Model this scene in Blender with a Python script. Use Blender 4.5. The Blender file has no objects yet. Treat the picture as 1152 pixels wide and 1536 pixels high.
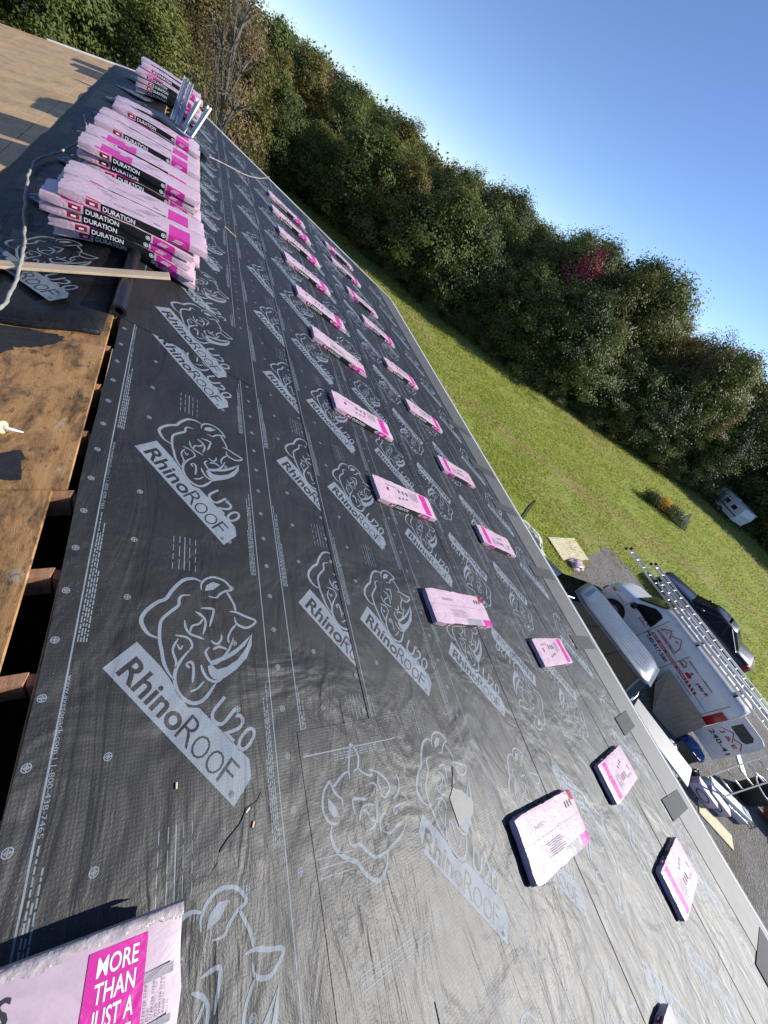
import bpy, bmesh, math, random
from mathutils import Vector, Matrix, noise as mnoise

R = math.radians
random.seed(7)
scn = bpy.context.scene
COL = scn.collection

# ------------------------------------------------------------------ camera
cam_data = bpy.data.cameras.new('camera')
cam_data.sensor_fit = 'VERTICAL'
cam_data.sensor_height = 36.0
cam_data.lens = 555.0 / 1536.0 * 36.0
cam_data.clip_start = 0.02
cam_data.clip_end = 3000.0
cam = bpy.data.objects.new('camera', cam_data)
COL.objects.link(cam)
c_right = Vector((0.82026, -0.27082, 0.50379))
c_down = Vector((0.11000, -0.78964, -0.60362))
c_fwd = Vector((0.56129, 0.55057, -0.61796))
c_fwd.normalize()
c_right = (c_right - c_fwd * c_right.dot(c_fwd)).normalized()
c_up = c_right.cross(c_fwd).normalized()
mw = Matrix((c_right, c_up, -c_fwd)).transposed().to_4x4()
mw.translation = Vector((0.2504, 0.0, 1.7104))
cam.matrix_world = mw
scn.camera = cam

# ------------------------------------------------------------------ light
SUN_AZ, SUN_EL = -19.0, 31.0          # azimuth measured from +X towards +Y
to_sun = Vector((math.cos(R(SUN_AZ)) * math.cos(R(SUN_EL)),
                 math.sin(R(SUN_AZ)) * math.cos(R(SUN_EL)), math.sin(R(SUN_EL))))
world = bpy.data.worlds.new('World')
scn.world = world
world.use_nodes = True
wn = world.node_tree
wn.nodes.clear()
sky = wn.nodes.new('ShaderNodeTexSky')
sky.sky_type = 'NISHITA'
sky.sun_disc = False
sky.sun_elevation = R(SUN_EL)
sky.sun_rotation = R(90.0 - SUN_AZ)
sky.altitude = 2500
sky.air_density = 1.0
sky.dust_density = 0.0
sky.ozone_density = 4.0
bg = wn.nodes.new('ShaderNodeBackground')
bg.inputs['Strength'].default_value = 0.12
wo = wn.nodes.new('ShaderNodeOutputWorld')
hsv = wn.nodes.new('ShaderNodeHueSaturation')
hsv.inputs['Saturation'].default_value = 1.02
hsv.inputs['Hue'].default_value = 0.508
hsv.inputs['Value'].default_value = 0.95
wn.links.new(sky.outputs[0], hsv.inputs['Color'])
wn.links.new(hsv.outputs[0], bg.inputs[0])
wn.links.new(bg.outputs[0], wo.inputs[0])

sun_data = bpy.data.lights.new('sun', 'SUN')
sun_data.energy = 4.5
sun_data.angle = R(0.53)
sun_data.color = (1.0, 0.955, 0.89)
sun = bpy.data.objects.new('sun', sun_data)
COL.objects.link(sun)
sun.rotation_euler = (-to_sun).to_track_quat('-Z', 'Y').to_euler()
sun.location = (20, -10, 30)

scn.view_settings.view_transform = 'Standard'
scn.view_settings.look = 'None'
scn.view_settings.exposure = 0.6
scn.view_settings.gamma = 1.0
scn.view_settings.use_curve_mapping = False
try:
    scn.cycles.use_adaptive_sampling = True
    scn.cycles.max_bounces = 8
    scn.cycles.transparent_max_bounces = 8
    scn.cycles.caustics_reflective = False
    scn.cycles.caustics_refractive = False
except Exception:
    pass

# ------------------------------------------------------------------ helpers
TH = R(14.04)
CT, ST = math.cos(TH), math.sin(TH)
ZG = -5.0


def roofp(u, v, h=0.0):
    """point on the right slope: u metres down from the ridge, v along it, h above"""
    return Vector((u * CT + h * ST, v, -u * ST + h * CT))


def leftp(u, v, h=0.0):
    return Vector((-u * CT - h * ST, v, -u * ST + h * CT))


class MB:
    def __init__(self):
        self.v, self.f, self.m = [], [], []

    def add(self, vs, fs, mi=0):
        o = len(self.v)
        self.v += [tuple(p) for p in vs]
        self.f += [tuple(i + o for i in f) for f in fs]
        self.m += [mi] * len(fs)
        return self

    def box(self, c, s, rot=None, mi=0, taper=1.0):
        hx, hy, hz = s[0] / 2, s[1] / 2, s[2] / 2
        vs = []
        for z in (-1, 1):
            k = taper if z > 0 else 1.0
            for x, y in ((-1, -1), (1, -1), (1, 1), (-1, 1)):
                p = Vector((x * hx * k, y * hy * k, z * hz))
                if rot is not None:
                    p = rot @ p
                vs.append(p + Vector(c))
        self.add(vs, [(3, 2, 1, 0), (4, 5, 6, 7), (0, 1, 5, 4), (1, 2, 6, 5), (2, 3, 7, 6), (3, 0, 4, 7)], mi)
        return self

    def slab(self, pts, off, mi=0):
        """polygon pts (Vectors, ccw seen from +off) extruded by vector off"""
        n = len(pts)
        off = Vector(off)
        vs = [Vector(p) for p in pts] + [Vector(p) + off for p in pts]
        fs = [tuple(range(n - 1, -1, -1)), tuple(range(n, 2 * n))]
        fs += [(i, (i + 1) % n, n + (i + 1) % n, n + i) for i in range(n)]
        return self.add(vs, fs, mi)

    def tube(self, pts, r, seg=8, cap=True, mi=0, radii=None):
        pts = [Vector(p) for p in pts]
        n = len(pts)
        vs, fs = [], []
        prev = None
        for i, p in enumerate(pts):
            d = (pts[min(i + 1, n - 1)] - pts[max(i - 1, 0)])
            if d.length < 1e-9:
                d = Vector((0, 0, 1))
            d.normalize()
            if prev is None:
                a = Vector((0, 0, 1)) if abs(d.z) < 0.9 else Vector((1, 0, 0))
                prev = d.cross(a).normalized()
            e1 = (prev - d * prev.dot(d))
            if e1.length < 1e-6:
                e1 = d.orthogonal()
            e1.normalize()
            prev = e1
            e2 = d.cross(e1)
            rr = radii[i] if radii else r
            for k in range(seg):
                a = 2 * math.pi * k / seg
                vs.append(p + (e1 * math.cos(a) + e2 * math.sin(a)) * rr)
        for i in range(n - 1):
            for k in range(seg):
                k2 = (k + 1) % seg
                fs.append((i * seg + k, i * seg + k2, (i + 1) * seg + k2, (i + 1) * seg + k))
        if cap:
            fs.append(tuple(range(seg - 1, -1, -1)))
            fs.append(tuple((n - 1) * seg + k for k in range(seg)))
        return self.add(vs, fs, mi)

    def lathe(self, c, prof, seg=20, mi=0):
        """prof: list of (r,z)"""
        c = Vector(c)
        vs, fs = [], []
        for r, z in prof:
            for k in range(seg):
                a = 2 * math.pi * k / seg
                vs.append(c + Vector((r * math.cos(a), r * math.sin(a), z)))
        for i in range(len(prof) - 1):
            for k in range(seg):
                k2 = (k + 1) % seg
                fs.append((i * seg + k, i * seg + k2, (i + 1) * seg + k2, (i + 1) * seg + k))
        return self.add(vs, fs, mi)

    def mesh(self, name, mats, smooth=False):
        me = bpy.data.meshes.new(name)
        me.from_pydata(self.v, [], self.f)
        if not isinstance(mats, (list, tuple)):
            mats = [mats]
        for m in mats:
            me.materials.append(m)
        if len(mats) > 1:
            me.polygons.foreach_set('material_index', self.m)
        if smooth:
            me.polygons.foreach_set('use_smooth', [True] * len(me.polygons))
        me.update()
        return me

    def build(self, name, mats, parent=None, smooth=False, recalc=True):
        me = self.mesh(name, mats, smooth)
        if recalc:
            bm = bmesh.new()
            bm.from_mesh(me)
            bmesh.ops.recalc_face_normals(bm, faces=bm.faces)
            bm.to_mesh(me)
            bm.free()
        return link(name, me, parent)


def link(name, me, parent=None):
    o = bpy.data.objects.new(name, me)
    COL.objects.link(o)
    if parent is not None:
        o.parent = parent
    return o


def tag(o, label, cat, group=None):
    o['label'] = label
    o['category'] = cat
    if group:
        o['group'] = group
    return o


def thing(name, label, cat, loc=(0, 0, 0), rot=None, group=None, scale=1.0):
    o = bpy.data.objects.new(name, None)
    COL.objects.link(o)
    m = Matrix.Translation(Vector(loc))
    if rot is not None:
        m = m @ rot.to_4x4()
    if scale != 1.0:
        m = m @ Matrix.Scale(scale, 4)
    o.matrix_world = m
    o.empty_display_size = 0.2
    return tag(o, label, cat, group)


def copy_tree(o, parent=None):
    c = o.copy()
    COL.objects.link(c)
    c.parent = parent
    for ch in o.children:
        copy_tree(ch, c)
    return c


def struct(o):
    o['kind'] = 'structure'
    return o


def bevel(o, w, seg=2):
    bm = bmesh.new()
    bm.from_mesh(o.data)
    bmesh.ops.remove_doubles(bm, verts=bm.verts, dist=1e-5)
    bmesh.ops.bevel(bm, geom=[e for e in bm.edges if e.is_manifold and e.calc_face_angle(0) > 0.5], offset=w, segments=seg,
                    affect='EDGES', profile=0.5)
    bm.to_mesh(o.data)
    bm.free()
    return o


def nz(p, s=1.0, seed=0.0):
    return mnoise.noise(Vector((p[0] * s + seed, p[1] * s - seed * 0.7, p[2] * s + seed * 1.3)))


# ------------------------------------------------------------------ text as mesh
_tc = {}


def text2d(body, bold=0.0, spacing=1.0):
    """2-D mesh of a text, normalised to cap height 1; returns verts, faces, width"""
    key = (body, bold, spacing)
    if key in _tc:
        return _tc[key]
    cu = bpy.data.curves.new('txt', 'FONT')
    cu.body = body
    cu.offset = bold
    cu.resolution_u = 3
    cu.space_character = spacing
    ob = bpy.data.objects.new('txt', cu)
    COL.objects.link(ob)
    dg = bpy.context.evaluated_depsgraph_get()
    dg.update()
    me = ob.evaluated_get(dg).to_mesh()
    vs = [(v.co.x, v.co.y) for v in me.vertices]
    fs = [tuple(p.vertices) for p in me.polygons]
    ob.evaluated_get(dg).to_mesh_clear()
    bpy.data.objects.remove(ob)
    bpy.data.curves.remove(cu)
    if vs:
        x0 = min(v[0] for v in vs)
        x1 = max(v[0] for v in vs)
        H = 0.73
        vs = [((x - x0) / H, y / H) for x, y in vs]
        w = (x1 - x0) / H
    else:
        w = 1
    _tc[key] = (vs, fs, w)
    return _tc[key]


def add_text(mb, body, org, ex, ey, width, height, bold=0.0, mi=0, spacing=1.0):
    """lay a text with its lower-left at org, along ex (unit) and ey (unit)"""
    vs, fs, w = text2d(body, bold, spacing)
    org, ex, ey = Vector(org), Vector(ex), Vector(ey)
    mb.add([org + ex * (x / w * width) + ey * (y * height) for x, y in vs], fs, mi)


def ribbon(mb, pts, w, z=0.0, taper=True, mi=0):
    """flat stroke along 2-D points (smoothed), width w"""
    P = [Vector((p[0], p[1])) for p in pts]
    S = []
    n = len(P)
    for i in range(n - 1):
        p0, p1, p2, p3 = P[max(i - 1, 0)], P[i], P[i + 1], P[min(i + 2, n - 1)]
        for k in range(4):
            t = k / 4
            S.append(0.5 * ((2 * p1) + (p2 - p0) * t + (2 * p0 - 5 * p1 + 4 * p2 - p3) * t * t + (3 * p1 - p0 - 3 * p2 + p3) * t ** 3))
    S.append(P[-1])
    m = len(S)
    vs, fs = [], []
    for i, p in enumerate(S):
        d = S[min(i + 1, m - 1)] - S[max(i - 1, 0)]
        if d.length < 1e-9:
            d = Vector((1, 0))
        d.normalize()
        t = i / (m - 1)
        ww = w * 0.5 * ((0.35 + 0.65 * min(1, 6 * t, 6 * (1 - t))) if taper else 1)
        nn = Vector((-d.y, d.x)) * ww
        vs += [(p.x + nn.x, p.y + nn.y, z), (p.x - nn.x, p.y - nn.y, z)]
    for i in range(m - 1):
        fs.append((2 * i, 2 * i + 1, 2 * i + 3, 2 * i + 2))
    mb.add(vs, fs, mi)


# ------------------------------------------------------------------ materials
def newmat(name):
    m = bpy.data.materials.new(name)
    m.use_nodes = True
    nt = m.node_tree
    nt.nodes.clear()
    out = nt.nodes.new('ShaderNodeOutputMaterial')
    b = nt.nodes.new('ShaderNodeBsdfPrincipled')
    nt.links.new(b.outputs[0], out.inputs[0])
    return m, nt, b, out


def N(nt, typ, **kw):
    n = nt.nodes.new(typ)
    for k, v in kw.items():
        if k in ('operation', 'blend_type', 'data_type', 'feature', 'distance', 'wave_type', 'bands_direction', 'musgrave_type', 'interpolation_type', 'noise_dimensions', 'voronoi_dimensions', 'noise_type'):
            setattr(n, k, v)
        else:
            n.inputs[k].default_value = v
    return n


def coords(nt, kind='Object', scale=(1, 1, 1), rot=(0, 0, 0)):
    if kind == 'World':
        g = nt.nodes.new('ShaderNodeNewGeometry')
        src = g.outputs['Position']
    else:
        t = nt.nodes.new('ShaderNodeTexCoord')
        src = t.outputs[kind]
    mp = nt.nodes.new('ShaderNodeMapping')
    mp.inputs['Scale'].default_value = scale
    mp.inputs['Rotation'].default_value = rot
    nt.links.new(src, mp.inputs[0])
    return mp.outputs[0]


def ramp(nt, fac, stops):
    r = nt.nodes.new('ShaderNodeValToRGB')
    el = r.color_ramp.elements
    while len(el) < len(stops):
        el.new(0.5)
    for e, (p, c) in zip(el, stops):
        e.position = p
        e.color = (*c, 1) if len(c) == 3 else c
    nt.links.new(fac, r.inputs[0])
    return r.outputs[0]


def mixc(nt, fac, a, b, mode='MIX'):
    m = nt.nodes.new('ShaderNodeMix')
    m.data_type = 'RGBA'
    m.blend_type = mode
    for sock, val in ((m.inputs[0], fac), (m.inputs[6], a), (m.inputs[7], b)):
        if hasattr(val, 'is_output'):
            nt.links.new(val, sock)
        elif isinstance(val, (int, float)):
            sock.default_value = val
        else:
            sock.default_value = (*val, 1)
    return m.outputs[2]


def mathn(nt, op, a, b=None):
    m = nt.nodes.new('ShaderNodeMath')
    m.operation = op
    for s, v in zip(m.inputs, (a, b)):
        if v is None:
            continue
        if hasattr(v, 'is_output'):
            nt.links.new(v, s)
        else:
            s.default_value = v
    return m.outputs[0]


def bumpn(nt, height, dist, strength=1.0, normal=None):
    b = nt.nodes.new('ShaderNodeBump')
    b.inputs['Distance'].default_value = dist
    b.inputs['Strength'].default_value = strength
    nt.links.new(height, b.inputs['Height'])
    if normal is not None:
        nt.links.new(normal, b.inputs['Normal'])
    return b.outputs[0]


def simple(name, col, rough=0.5, metal=0.0, var=0.15, vscale=6.0, bump=0.0, bscale=40.0, coat=0.0, kind='Object', spec=0.5):
    m, nt, b, _ = newmat(name)
    co = coords(nt, kind)
    n1 = N(nt, 'ShaderNodeTexNoise', Scale=vscale, Detail=6.0, Roughness=0.65)
    nt.links.new(co, n1.inputs['Vector'])
    lo = tuple(c * (1 - var) for c in col)
    hi = tuple(min(1, c * (1 + var)) for c in col)
    nt.links.new(ramp(nt, n1.outputs[0], [(0.3, lo), (0.7, hi)]), b.inputs['Base Color'])
    rr = nt.nodes.new('ShaderNodeMapRange')
    rr.inputs[3].default_value = max(0.02, rough - 0.08)
    rr.inputs[4].default_value = min(1, rough + 0.08)
    nt.links.new(n1.outputs[0], rr.inputs[0])
    nt.links.new(rr.outputs[0], b.inputs['Roughness'])
    b.inputs['Metallic'].default_value = metal
    b.inputs['Specular IOR Level'].default_value = spec
    if coat:
        b.inputs['Coat Weight'].default_value = coat
        b.inputs['Coat Roughness'].default_value = 0.06
    if bump:
        n2 = N(nt, 'ShaderNodeTexNoise', Scale=bscale, Detail=5.0)
        nt.links.new(co, n2.inputs['Vector'])
        nt.links.new(bumpn(nt, n2.outputs[0], bump), b.inputs['Normal'])
    return m


def membrane_bump(nt, k=1.0):
    """creases, wrinkles along the roll and the woven face, in world metres"""
    cs = coords(nt, 'World', (1.0, 0.22, 1.0))
    a = N(nt, 'ShaderNodeTexNoise', Scale=4.2, Detail=4.0, Roughness=0.5, Distortion=1.3)
    nt.links.new(cs, a.inputs['Vector'])
    # sharp ridges
    ab = mathn(nt, 'ABSOLUTE', mathn(nt, 'SUBTRACT', a.outputs[0], 0.5))
    rid = mathn(nt, 'POWER', mathn(nt, 'SUBTRACT', 1.0, mathn(nt, 'MULTIPLY', ab, 4.0)), 3.0)
    cd = coords(nt, 'World', (1.0, 0.75, 1.0), (0, 0, 0.6))
    d = N(nt, 'ShaderNodeTexNoise', Scale=24.0, Detail=4.0, Roughness=0.6, Distortion=0.6)
    nt.links.new(cd, d.inputs['Vector'])
    cf = coords(nt, 'World', (1.0, 1.0, 1.0))
    e = N(nt, 'ShaderNodeTexNoise', Scale=2.2, Detail=3.0, Distortion=0.8)
    nt.links.new(cf, e.inputs['Vector'])
    wv = []
    for bd_, sc_ in (('X', 30.0), ('Y', 24.0)):
        wx = N(nt, 'ShaderNodeTexWave', Scale=sc_, Distortion=5.0, Detail=2.0)
        wx.inputs['Detail Scale'].default_value = 3.0
        wx.bands_direction = bd_
        nt.links.new(cf, wx.inputs['Vector'])
        wv.append(wx.outputs['Fac'])
    wmix = mathn(nt, 'MULTIPLY', wv[0], wv[1])
    mk = N(nt, 'ShaderNodeTexNoise', Scale=0.95, Detail=2.0)
    nt.links.new(cf, mk.inputs['Vector'])
    mask = mathn(nt, 'ADD', ramp(nt, mk.outputs[0], [(0.42, (0, 0, 0)), (0.62, (1, 1, 1))]), 0.12)
    rid = mathn(nt, 'MULTIPLY', rid, mask)
    dmk = mathn(nt, 'MULTIPLY', d.outputs[0], mask)
    n0 = bumpn(nt, e.outputs[0], 0.034 * k)
    n1 = bumpn(nt, a.outputs[0], 0.0145 * k, 1.0, n0)
    n1b = bumpn(nt, rid, 0.0026 * k, 1.0, n1)
    n2 = bumpn(nt, dmk, 0.0045 * k, 1.0, n1b)
    n3 = bumpn(nt, wmix, 0.00033 * k, 1.0, n2)
    return n3, a.outputs[0], e.outputs[0], cf


def membrane(name, col, rough=0.46, dust=0.10, k=1.0, spec=0.9):
    m, nt, b, _ = newmat(name)
    nrm, na, ne, cf = membrane_bump(nt, k)
    sp = N(nt, 'ShaderNodeTexNoise', Scale=170.0, Detail=2.0, Roughness=0.7)
    nt.links.new(cf, sp.inputs['Vector'])
    mask = ramp(nt, sp.outputs[0], [(0.69, (0, 0, 0)), (0.74, (1, 1, 1))])
    dn = N(nt, 'ShaderNodeTexNoise', Scale=1.3, Detail=6.0, Roughness=0.7)
    nt.links.new(cf, dn.inputs['Vector'])
    dmask = ramp(nt, dn.outputs[0], [(0.4, (0, 0, 0)), (0.75, (1, 1, 1))])
    base = mixc(nt, mathn(nt, 'MULTIPLY', dmask, 0.35), col, tuple(c * 0.6 + dust * 0.55 for c in col))
    c2 = mixc(nt, mathn(nt, 'MULTIPLY', mask, mathn(nt, 'ADD', mathn(nt, 'MULTIPLY', dmask, 0.6), 0.25)), base, (0.32, 0.31, 0.29))
    nt.links.new(c2, b.inputs['Base Color'])
    rr = nt.nodes.new('ShaderNodeMapRange')
    rr.inputs[3].default_value = rough - 0.05
    rr.inputs[4].default_value = rough + 0.1
    nt.links.new(dn.outputs[0], rr.inputs[0])
    nt.links.new(rr.outputs[0], b.inputs['Roughness'])
    nt.links.new(nrm, b.inputs['Normal'])
    b.inputs['Specular IOR Level'].default_value = spec
    return m


def wood(name, col, dark, stain=0.0, grain=(1, 9, 1), rough=0.75, scale=3.0):
    m, nt, b, _ = newmat(name)
    co = coords(nt, 'Object', grain)
    n1 = N(nt, 'ShaderNodeTexNoise', Scale=scale, Detail=3.0, Distortion=0.6)
    nt.links.new(co, n1.inputs['Vector'])
    w = N(nt, 'ShaderNodeTexNoise', Scale=scale * 7, Detail=5.0, Roughness=0.7, Distortion=1.5)
    nt.links.new(co, w.inputs['Vector'])
    f = mathn(nt, 'ADD', mathn(nt, 'MULTIPLY', w.outputs[0], 0.45), mathn(nt, 'MULTIPLY', n1.outputs[0], 0.55))
    c = ramp(nt, f, [(0.32, dark), (0.5, col), (0.68, tuple(min(1, x * 1.18) for x in col))])
    if stain:
        c3 = coords(nt, 'Object', (1.6, 0.8, 1))
        s = N(nt, 'ShaderNodeTexNoise', Scale=4.2, Detail=7.0, Roughness=0.7, Distortion=0.4)
        nt.links.new(c3, s.inputs['Vector'])
        sm = ramp(nt, s.outputs[0], [(0.465, (0, 0, 0)), (0.65, (1, 1, 1))])
        c = mixc(nt, mathn(nt, 'MULTIPLY', sm, stain), c, (0.05, 0.033, 0.022))
        s2 = N(nt, 'ShaderNodeTexNoise', Scale=16.0, Detail=6.0, Roughness=0.75)
        nt.links.new(c3, s2.inputs['Vector'])
        sm2 = ramp(nt, s2.outputs[0], [(0.57, (0, 0, 0)), (0.63, (1, 1, 1))])
        c = mixc(nt, mathn(nt, 'MULTIPLY', sm2, stain * 0.7), c, (0.035, 0.03, 0.028))
        s3 = N(nt, 'ShaderNodeTexNoise', Scale=5.0, Detail=8.0, Roughness=0.8)
        nt.links.new(coords(nt, 'Object', (1, 1, 1), (0, 0, 2)), s3.inputs['Vector'])
        sm3 = ramp(nt, s3.outputs[0], [(0.59, (0, 0, 0)), (0.65, (1, 1, 1))])
        c = mixc(nt, mathn(nt, 'MULTIPLY', sm3, stain * 0.8), c, (0.50, 0.46, 0.40))
    nt.links.new(c, b.inputs['Base Color'])
    b.inputs['Roughness'].default_value = rough
    b.inputs['Specular IOR Level'].default_value = 0.25
    nt.links.new(bumpn(nt, f, 0.004), b.inputs['Normal'])
    return m


def foliage(name, c1, c2, c3, trans=0.35):
    m, nt, b, out = newmat(name)
    g = nt.nodes.new('ShaderNodeNewGeometry')
    oi = nt.nodes.new('ShaderNodeObjectInfo')
    co = coords(nt, 'Object')
    n1 = N(nt, 'ShaderNodeTexNoise', Scale=0.55, Detail=3.0)
    nt.links.new(co, n1.inputs['Vector'])
    f = mathn(nt, 'ADD', mathn(nt, 'MULTIPLY', g.outputs['Random Per Island'], 0.18), mathn(nt, 'MULTIPLY', n1.outputs[0], 0.82))
    c = ramp(nt, f, [(0.2, c1), (0.5, c2), (0.82, c3)])
    hs = nt.nodes.new('ShaderNodeHueSaturation')
    mr = nt.nodes.new('ShaderNodeMapRange')
    mr.inputs[3].default_value = 0.468
    mr.inputs[4].default_value = 0.502
    nt.links.new(oi.outputs['Random'], mr.inputs[0])
    nt.links.new(mr.outputs[0], hs.inputs['Hue'])
    mv = nt.nodes.new('ShaderNodeMapRange')
    mv.inputs[3].default_value = 1.75
    mv.inputs[4].default_value = 1.05
    nt.links.new(oi.outputs['Random'], mv.inputs[0])
    nt.links.new(mv.outputs[0], hs.inputs['Value'])
    nt.links.new(c, hs.inputs['Color'])
    nt.links.new(hs.outputs[0], b.inputs['Base Color'])
    b.inputs['Roughness'].default_value = 0.55
    b.inputs['Specular IOR Level'].default_value = 0.3
    tr = nt.nodes.new('ShaderNodeBsdfTranslucent')
    nt.links.new(hs.outputs[0], tr.inputs[0])
    mx = nt.nodes.new('ShaderNodeMixShader')
    mx.inputs[0].default_value = trans
    nt.links.new(b.outputs[0], mx.inputs[1])
    nt.links.new(tr.outputs[0], mx.inputs[2])
    nt.links.new(mx.outputs[0], out.inputs[0])
    return m


M = {}
M['membrane'] = membrane('roof_membrane', (0.0115, 0.0113, 0.011), 0.50, 0.06, 0.85, 0.52)
M['membrane_left'] = membrane('roof_membrane_dusty_shaded', (0.007, 0.007, 0.0075), 0.45, 0.10, 1.0, 0.25)  # dustier copy, base colour darkened for shade on the slope facing away from sun
M['print'] = membrane('membrane_print_ink', (0.16, 0.19, 0.22), 0.55, 0.2, 0.85, 0.4)
M['grey_strip'] = simple('grey_eave_membrane', (0.085, 0.085, 0.082), 0.6, 0, 0.14, 5.0, 0.0006, 300)
M['patch'] = simple('dark_shingle_patch', (0.03, 0.031, 0.033), 0.8, 0, 0.35, 60.0, 0.002, 250)
M['white_metal'] = simple('white_painted_metal', (0.78, 0.78, 0.77), 0.35, 0, 0.05)
M['alu'] = simple('aluminium', (0.62, 0.63, 0.64), 0.34, 0.9, 0.1)
M['galv'] = simple('galvanised_channel', (0.60, 0.62, 0.65), 0.4, 0.6, 0.1)
M['ply'] = wood('weathered_plywood', (0.50, 0.27, 0.105), (0.30, 0.14, 0.05), 0.95, (5, 1, 1))
M['ply_new'] = wood('plywood_sheathing', (0.60, 0.40, 0.215), (0.42, 0.255, 0.125), 0.2, (1.0, 1.7, 1), 0.75, 1.6)
M['ply_pale'] = wood('pale_board', (0.66, 0.60, 0.38), (0.58, 0.51, 0.31), 0.05, (1, 3, 1))
M['lumber'] = wood('new_lumber', (0.66, 0.50, 0.33), (0.50, 0.34, 0.20), 0.05, (1.2, 14, 1))
M['rafter'] = wood('rafter_wood', (0.44, 0.23, 0.12), (0.27, 0.13, 0.07), 0.1, (14, 2, 2))
M['edge_wood'] = simple('raw_plywood_edge', (0.55, 0.36, 0.2), 0.8, 0, 0.25, 30)
M['tar'] = simple('old_tar_paper', (0.022, 0.021, 0.02), 0.8, 0, 0.4, 30, 0.002, 90)
M['black'] = simple('black_plastic', (0.012, 0.012, 0.014), 0.35, 0, 0.3, 20)
M['tarp'] = simple('dark_tarp', (0.018, 0.024, 0.032), 0.42, 0, 0.3, 8, 0.01, 9)
M['siding'] = simple('house_siding', (0.5, 0.5, 0.48), 0.6)
M['attic'] = simple('attic_floor', (0.03, 0.028, 0.025), 0.95)
M['rope'] = simple('old_rope', (0.30, 0.285, 0.25), 0.85, 0, 0.3, 60, 0.002, 200)
M['rubber'] = simple('rubber', (0.015, 0.015, 0.016), 0.7)
M['glass'] = simple('dark_glass', (0.008, 0.009, 0.011), 0.08, 0, 0.2, spec=0.35)
M['glass2'] = simple('sky_lit_glass', (0.03, 0.035, 0.04), 0.12, 0, 0.2, spec=0.8)


def wrapmat(name, col, rough=0.36, k=1.0):
    m, nt, b, _ = newmat(name)
    co = coords(nt, 'Object', (0.6, 1, 1))
    a = N(nt, 'ShaderNodeTexNoise', Scale=11.0, Detail=4.0, Roughness=0.5, Distortion=1.6)
    nt.links.new(co, a.inputs['Vector'])
    d = N(nt, 'ShaderNodeTexNoise', Scale=60.0, Detail=4.0, Distortion=0.5)
    nt.links.new(co, d.inputs['Vector'])
    ab = mathn(nt, 'ABSOLUTE', mathn(nt, 'SUBTRACT', a.outputs[0], 0.5))
    n1 = bumpn(nt, ab, 0.0075 * k)
    cz = coords(nt, 'Object', (0.15, 0.15, 1))
    lay = N(nt, 'ShaderNodeTexNoise', Scale=260.0, Detail=2.0)
    nt.links.new(cz, lay.inputs['Vector'])
    n2 = bumpn(nt, d.outputs[0], 0.0008, 1.0, n1)
    tn = nt.nodes.new('ShaderNodeTexCoord')
    sn = nt.nodes.new('ShaderNodeSeparateXYZ')
    nt.links.new(tn.outputs['Normal'], sn.inputs[0])
    sidef = mathn(nt, 'SUBTRACT', 1.0, mathn(nt, 'ABSOLUTE', sn.outputs[2]))
    n2 = bumpn(nt, mathn(nt, 'MULTIPLY', lay.outputs[0], sidef), 0.004 * k, 1.0, n2)
    nt.links.new(n2, b.inputs['Normal'])
    v = ramp(nt, a.outputs[0], [(0.35, tuple(c * 0.88 for c in col)), (0.6, col)])
    nt.links.new(v, b.inputs['Base Color'])
    b.inputs['Roughness'].default_value = rough
    b.inputs['Specular IOR Level'].default_value = 0.35
    return m


M['w_pink'] = wrapmat('pink_wrap', (0.57, 0.41, 0.475))
M['w_black'] = wrapmat('wrap_black_print', (0.012, 0.012, 0.013), 0.3)
M['w_mag'] = wrapmat('wrap_magenta_print', (0.56, 0.03, 0.28))
M['w_red'] = wrapmat('wrap_red_print', (0.36, 0.012, 0.05))
M['w_flat'] = wrapmat('pink_wrap_smooth', (0.50, 0.385, 0.44), 0.4, 0.3)
M['w_grey'] = wrapmat('wrap_grey_print', (0.30, 0.28, 0.29))
M['w_white'] = wrapmat('wrap_white_print', (0.55, 0.54, 0.55))
M['w_shingle'] = simple('shingle_edges', (0.14, 0.12, 0.15), 0.8, 0, 0.4, 80, 0.003, 120)
M['ink'] = simple('dark_print_ink', (0.03, 0.028, 0.03), 0.5)
M['ink_grey'] = simple('grey_print_ink', (0.22, 0.2, 0.21), 0.5)
M['paper'] = simple('white_print_ink', (0.82, 0.82, 0.82), 0.5, 0, 0.04)

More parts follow.
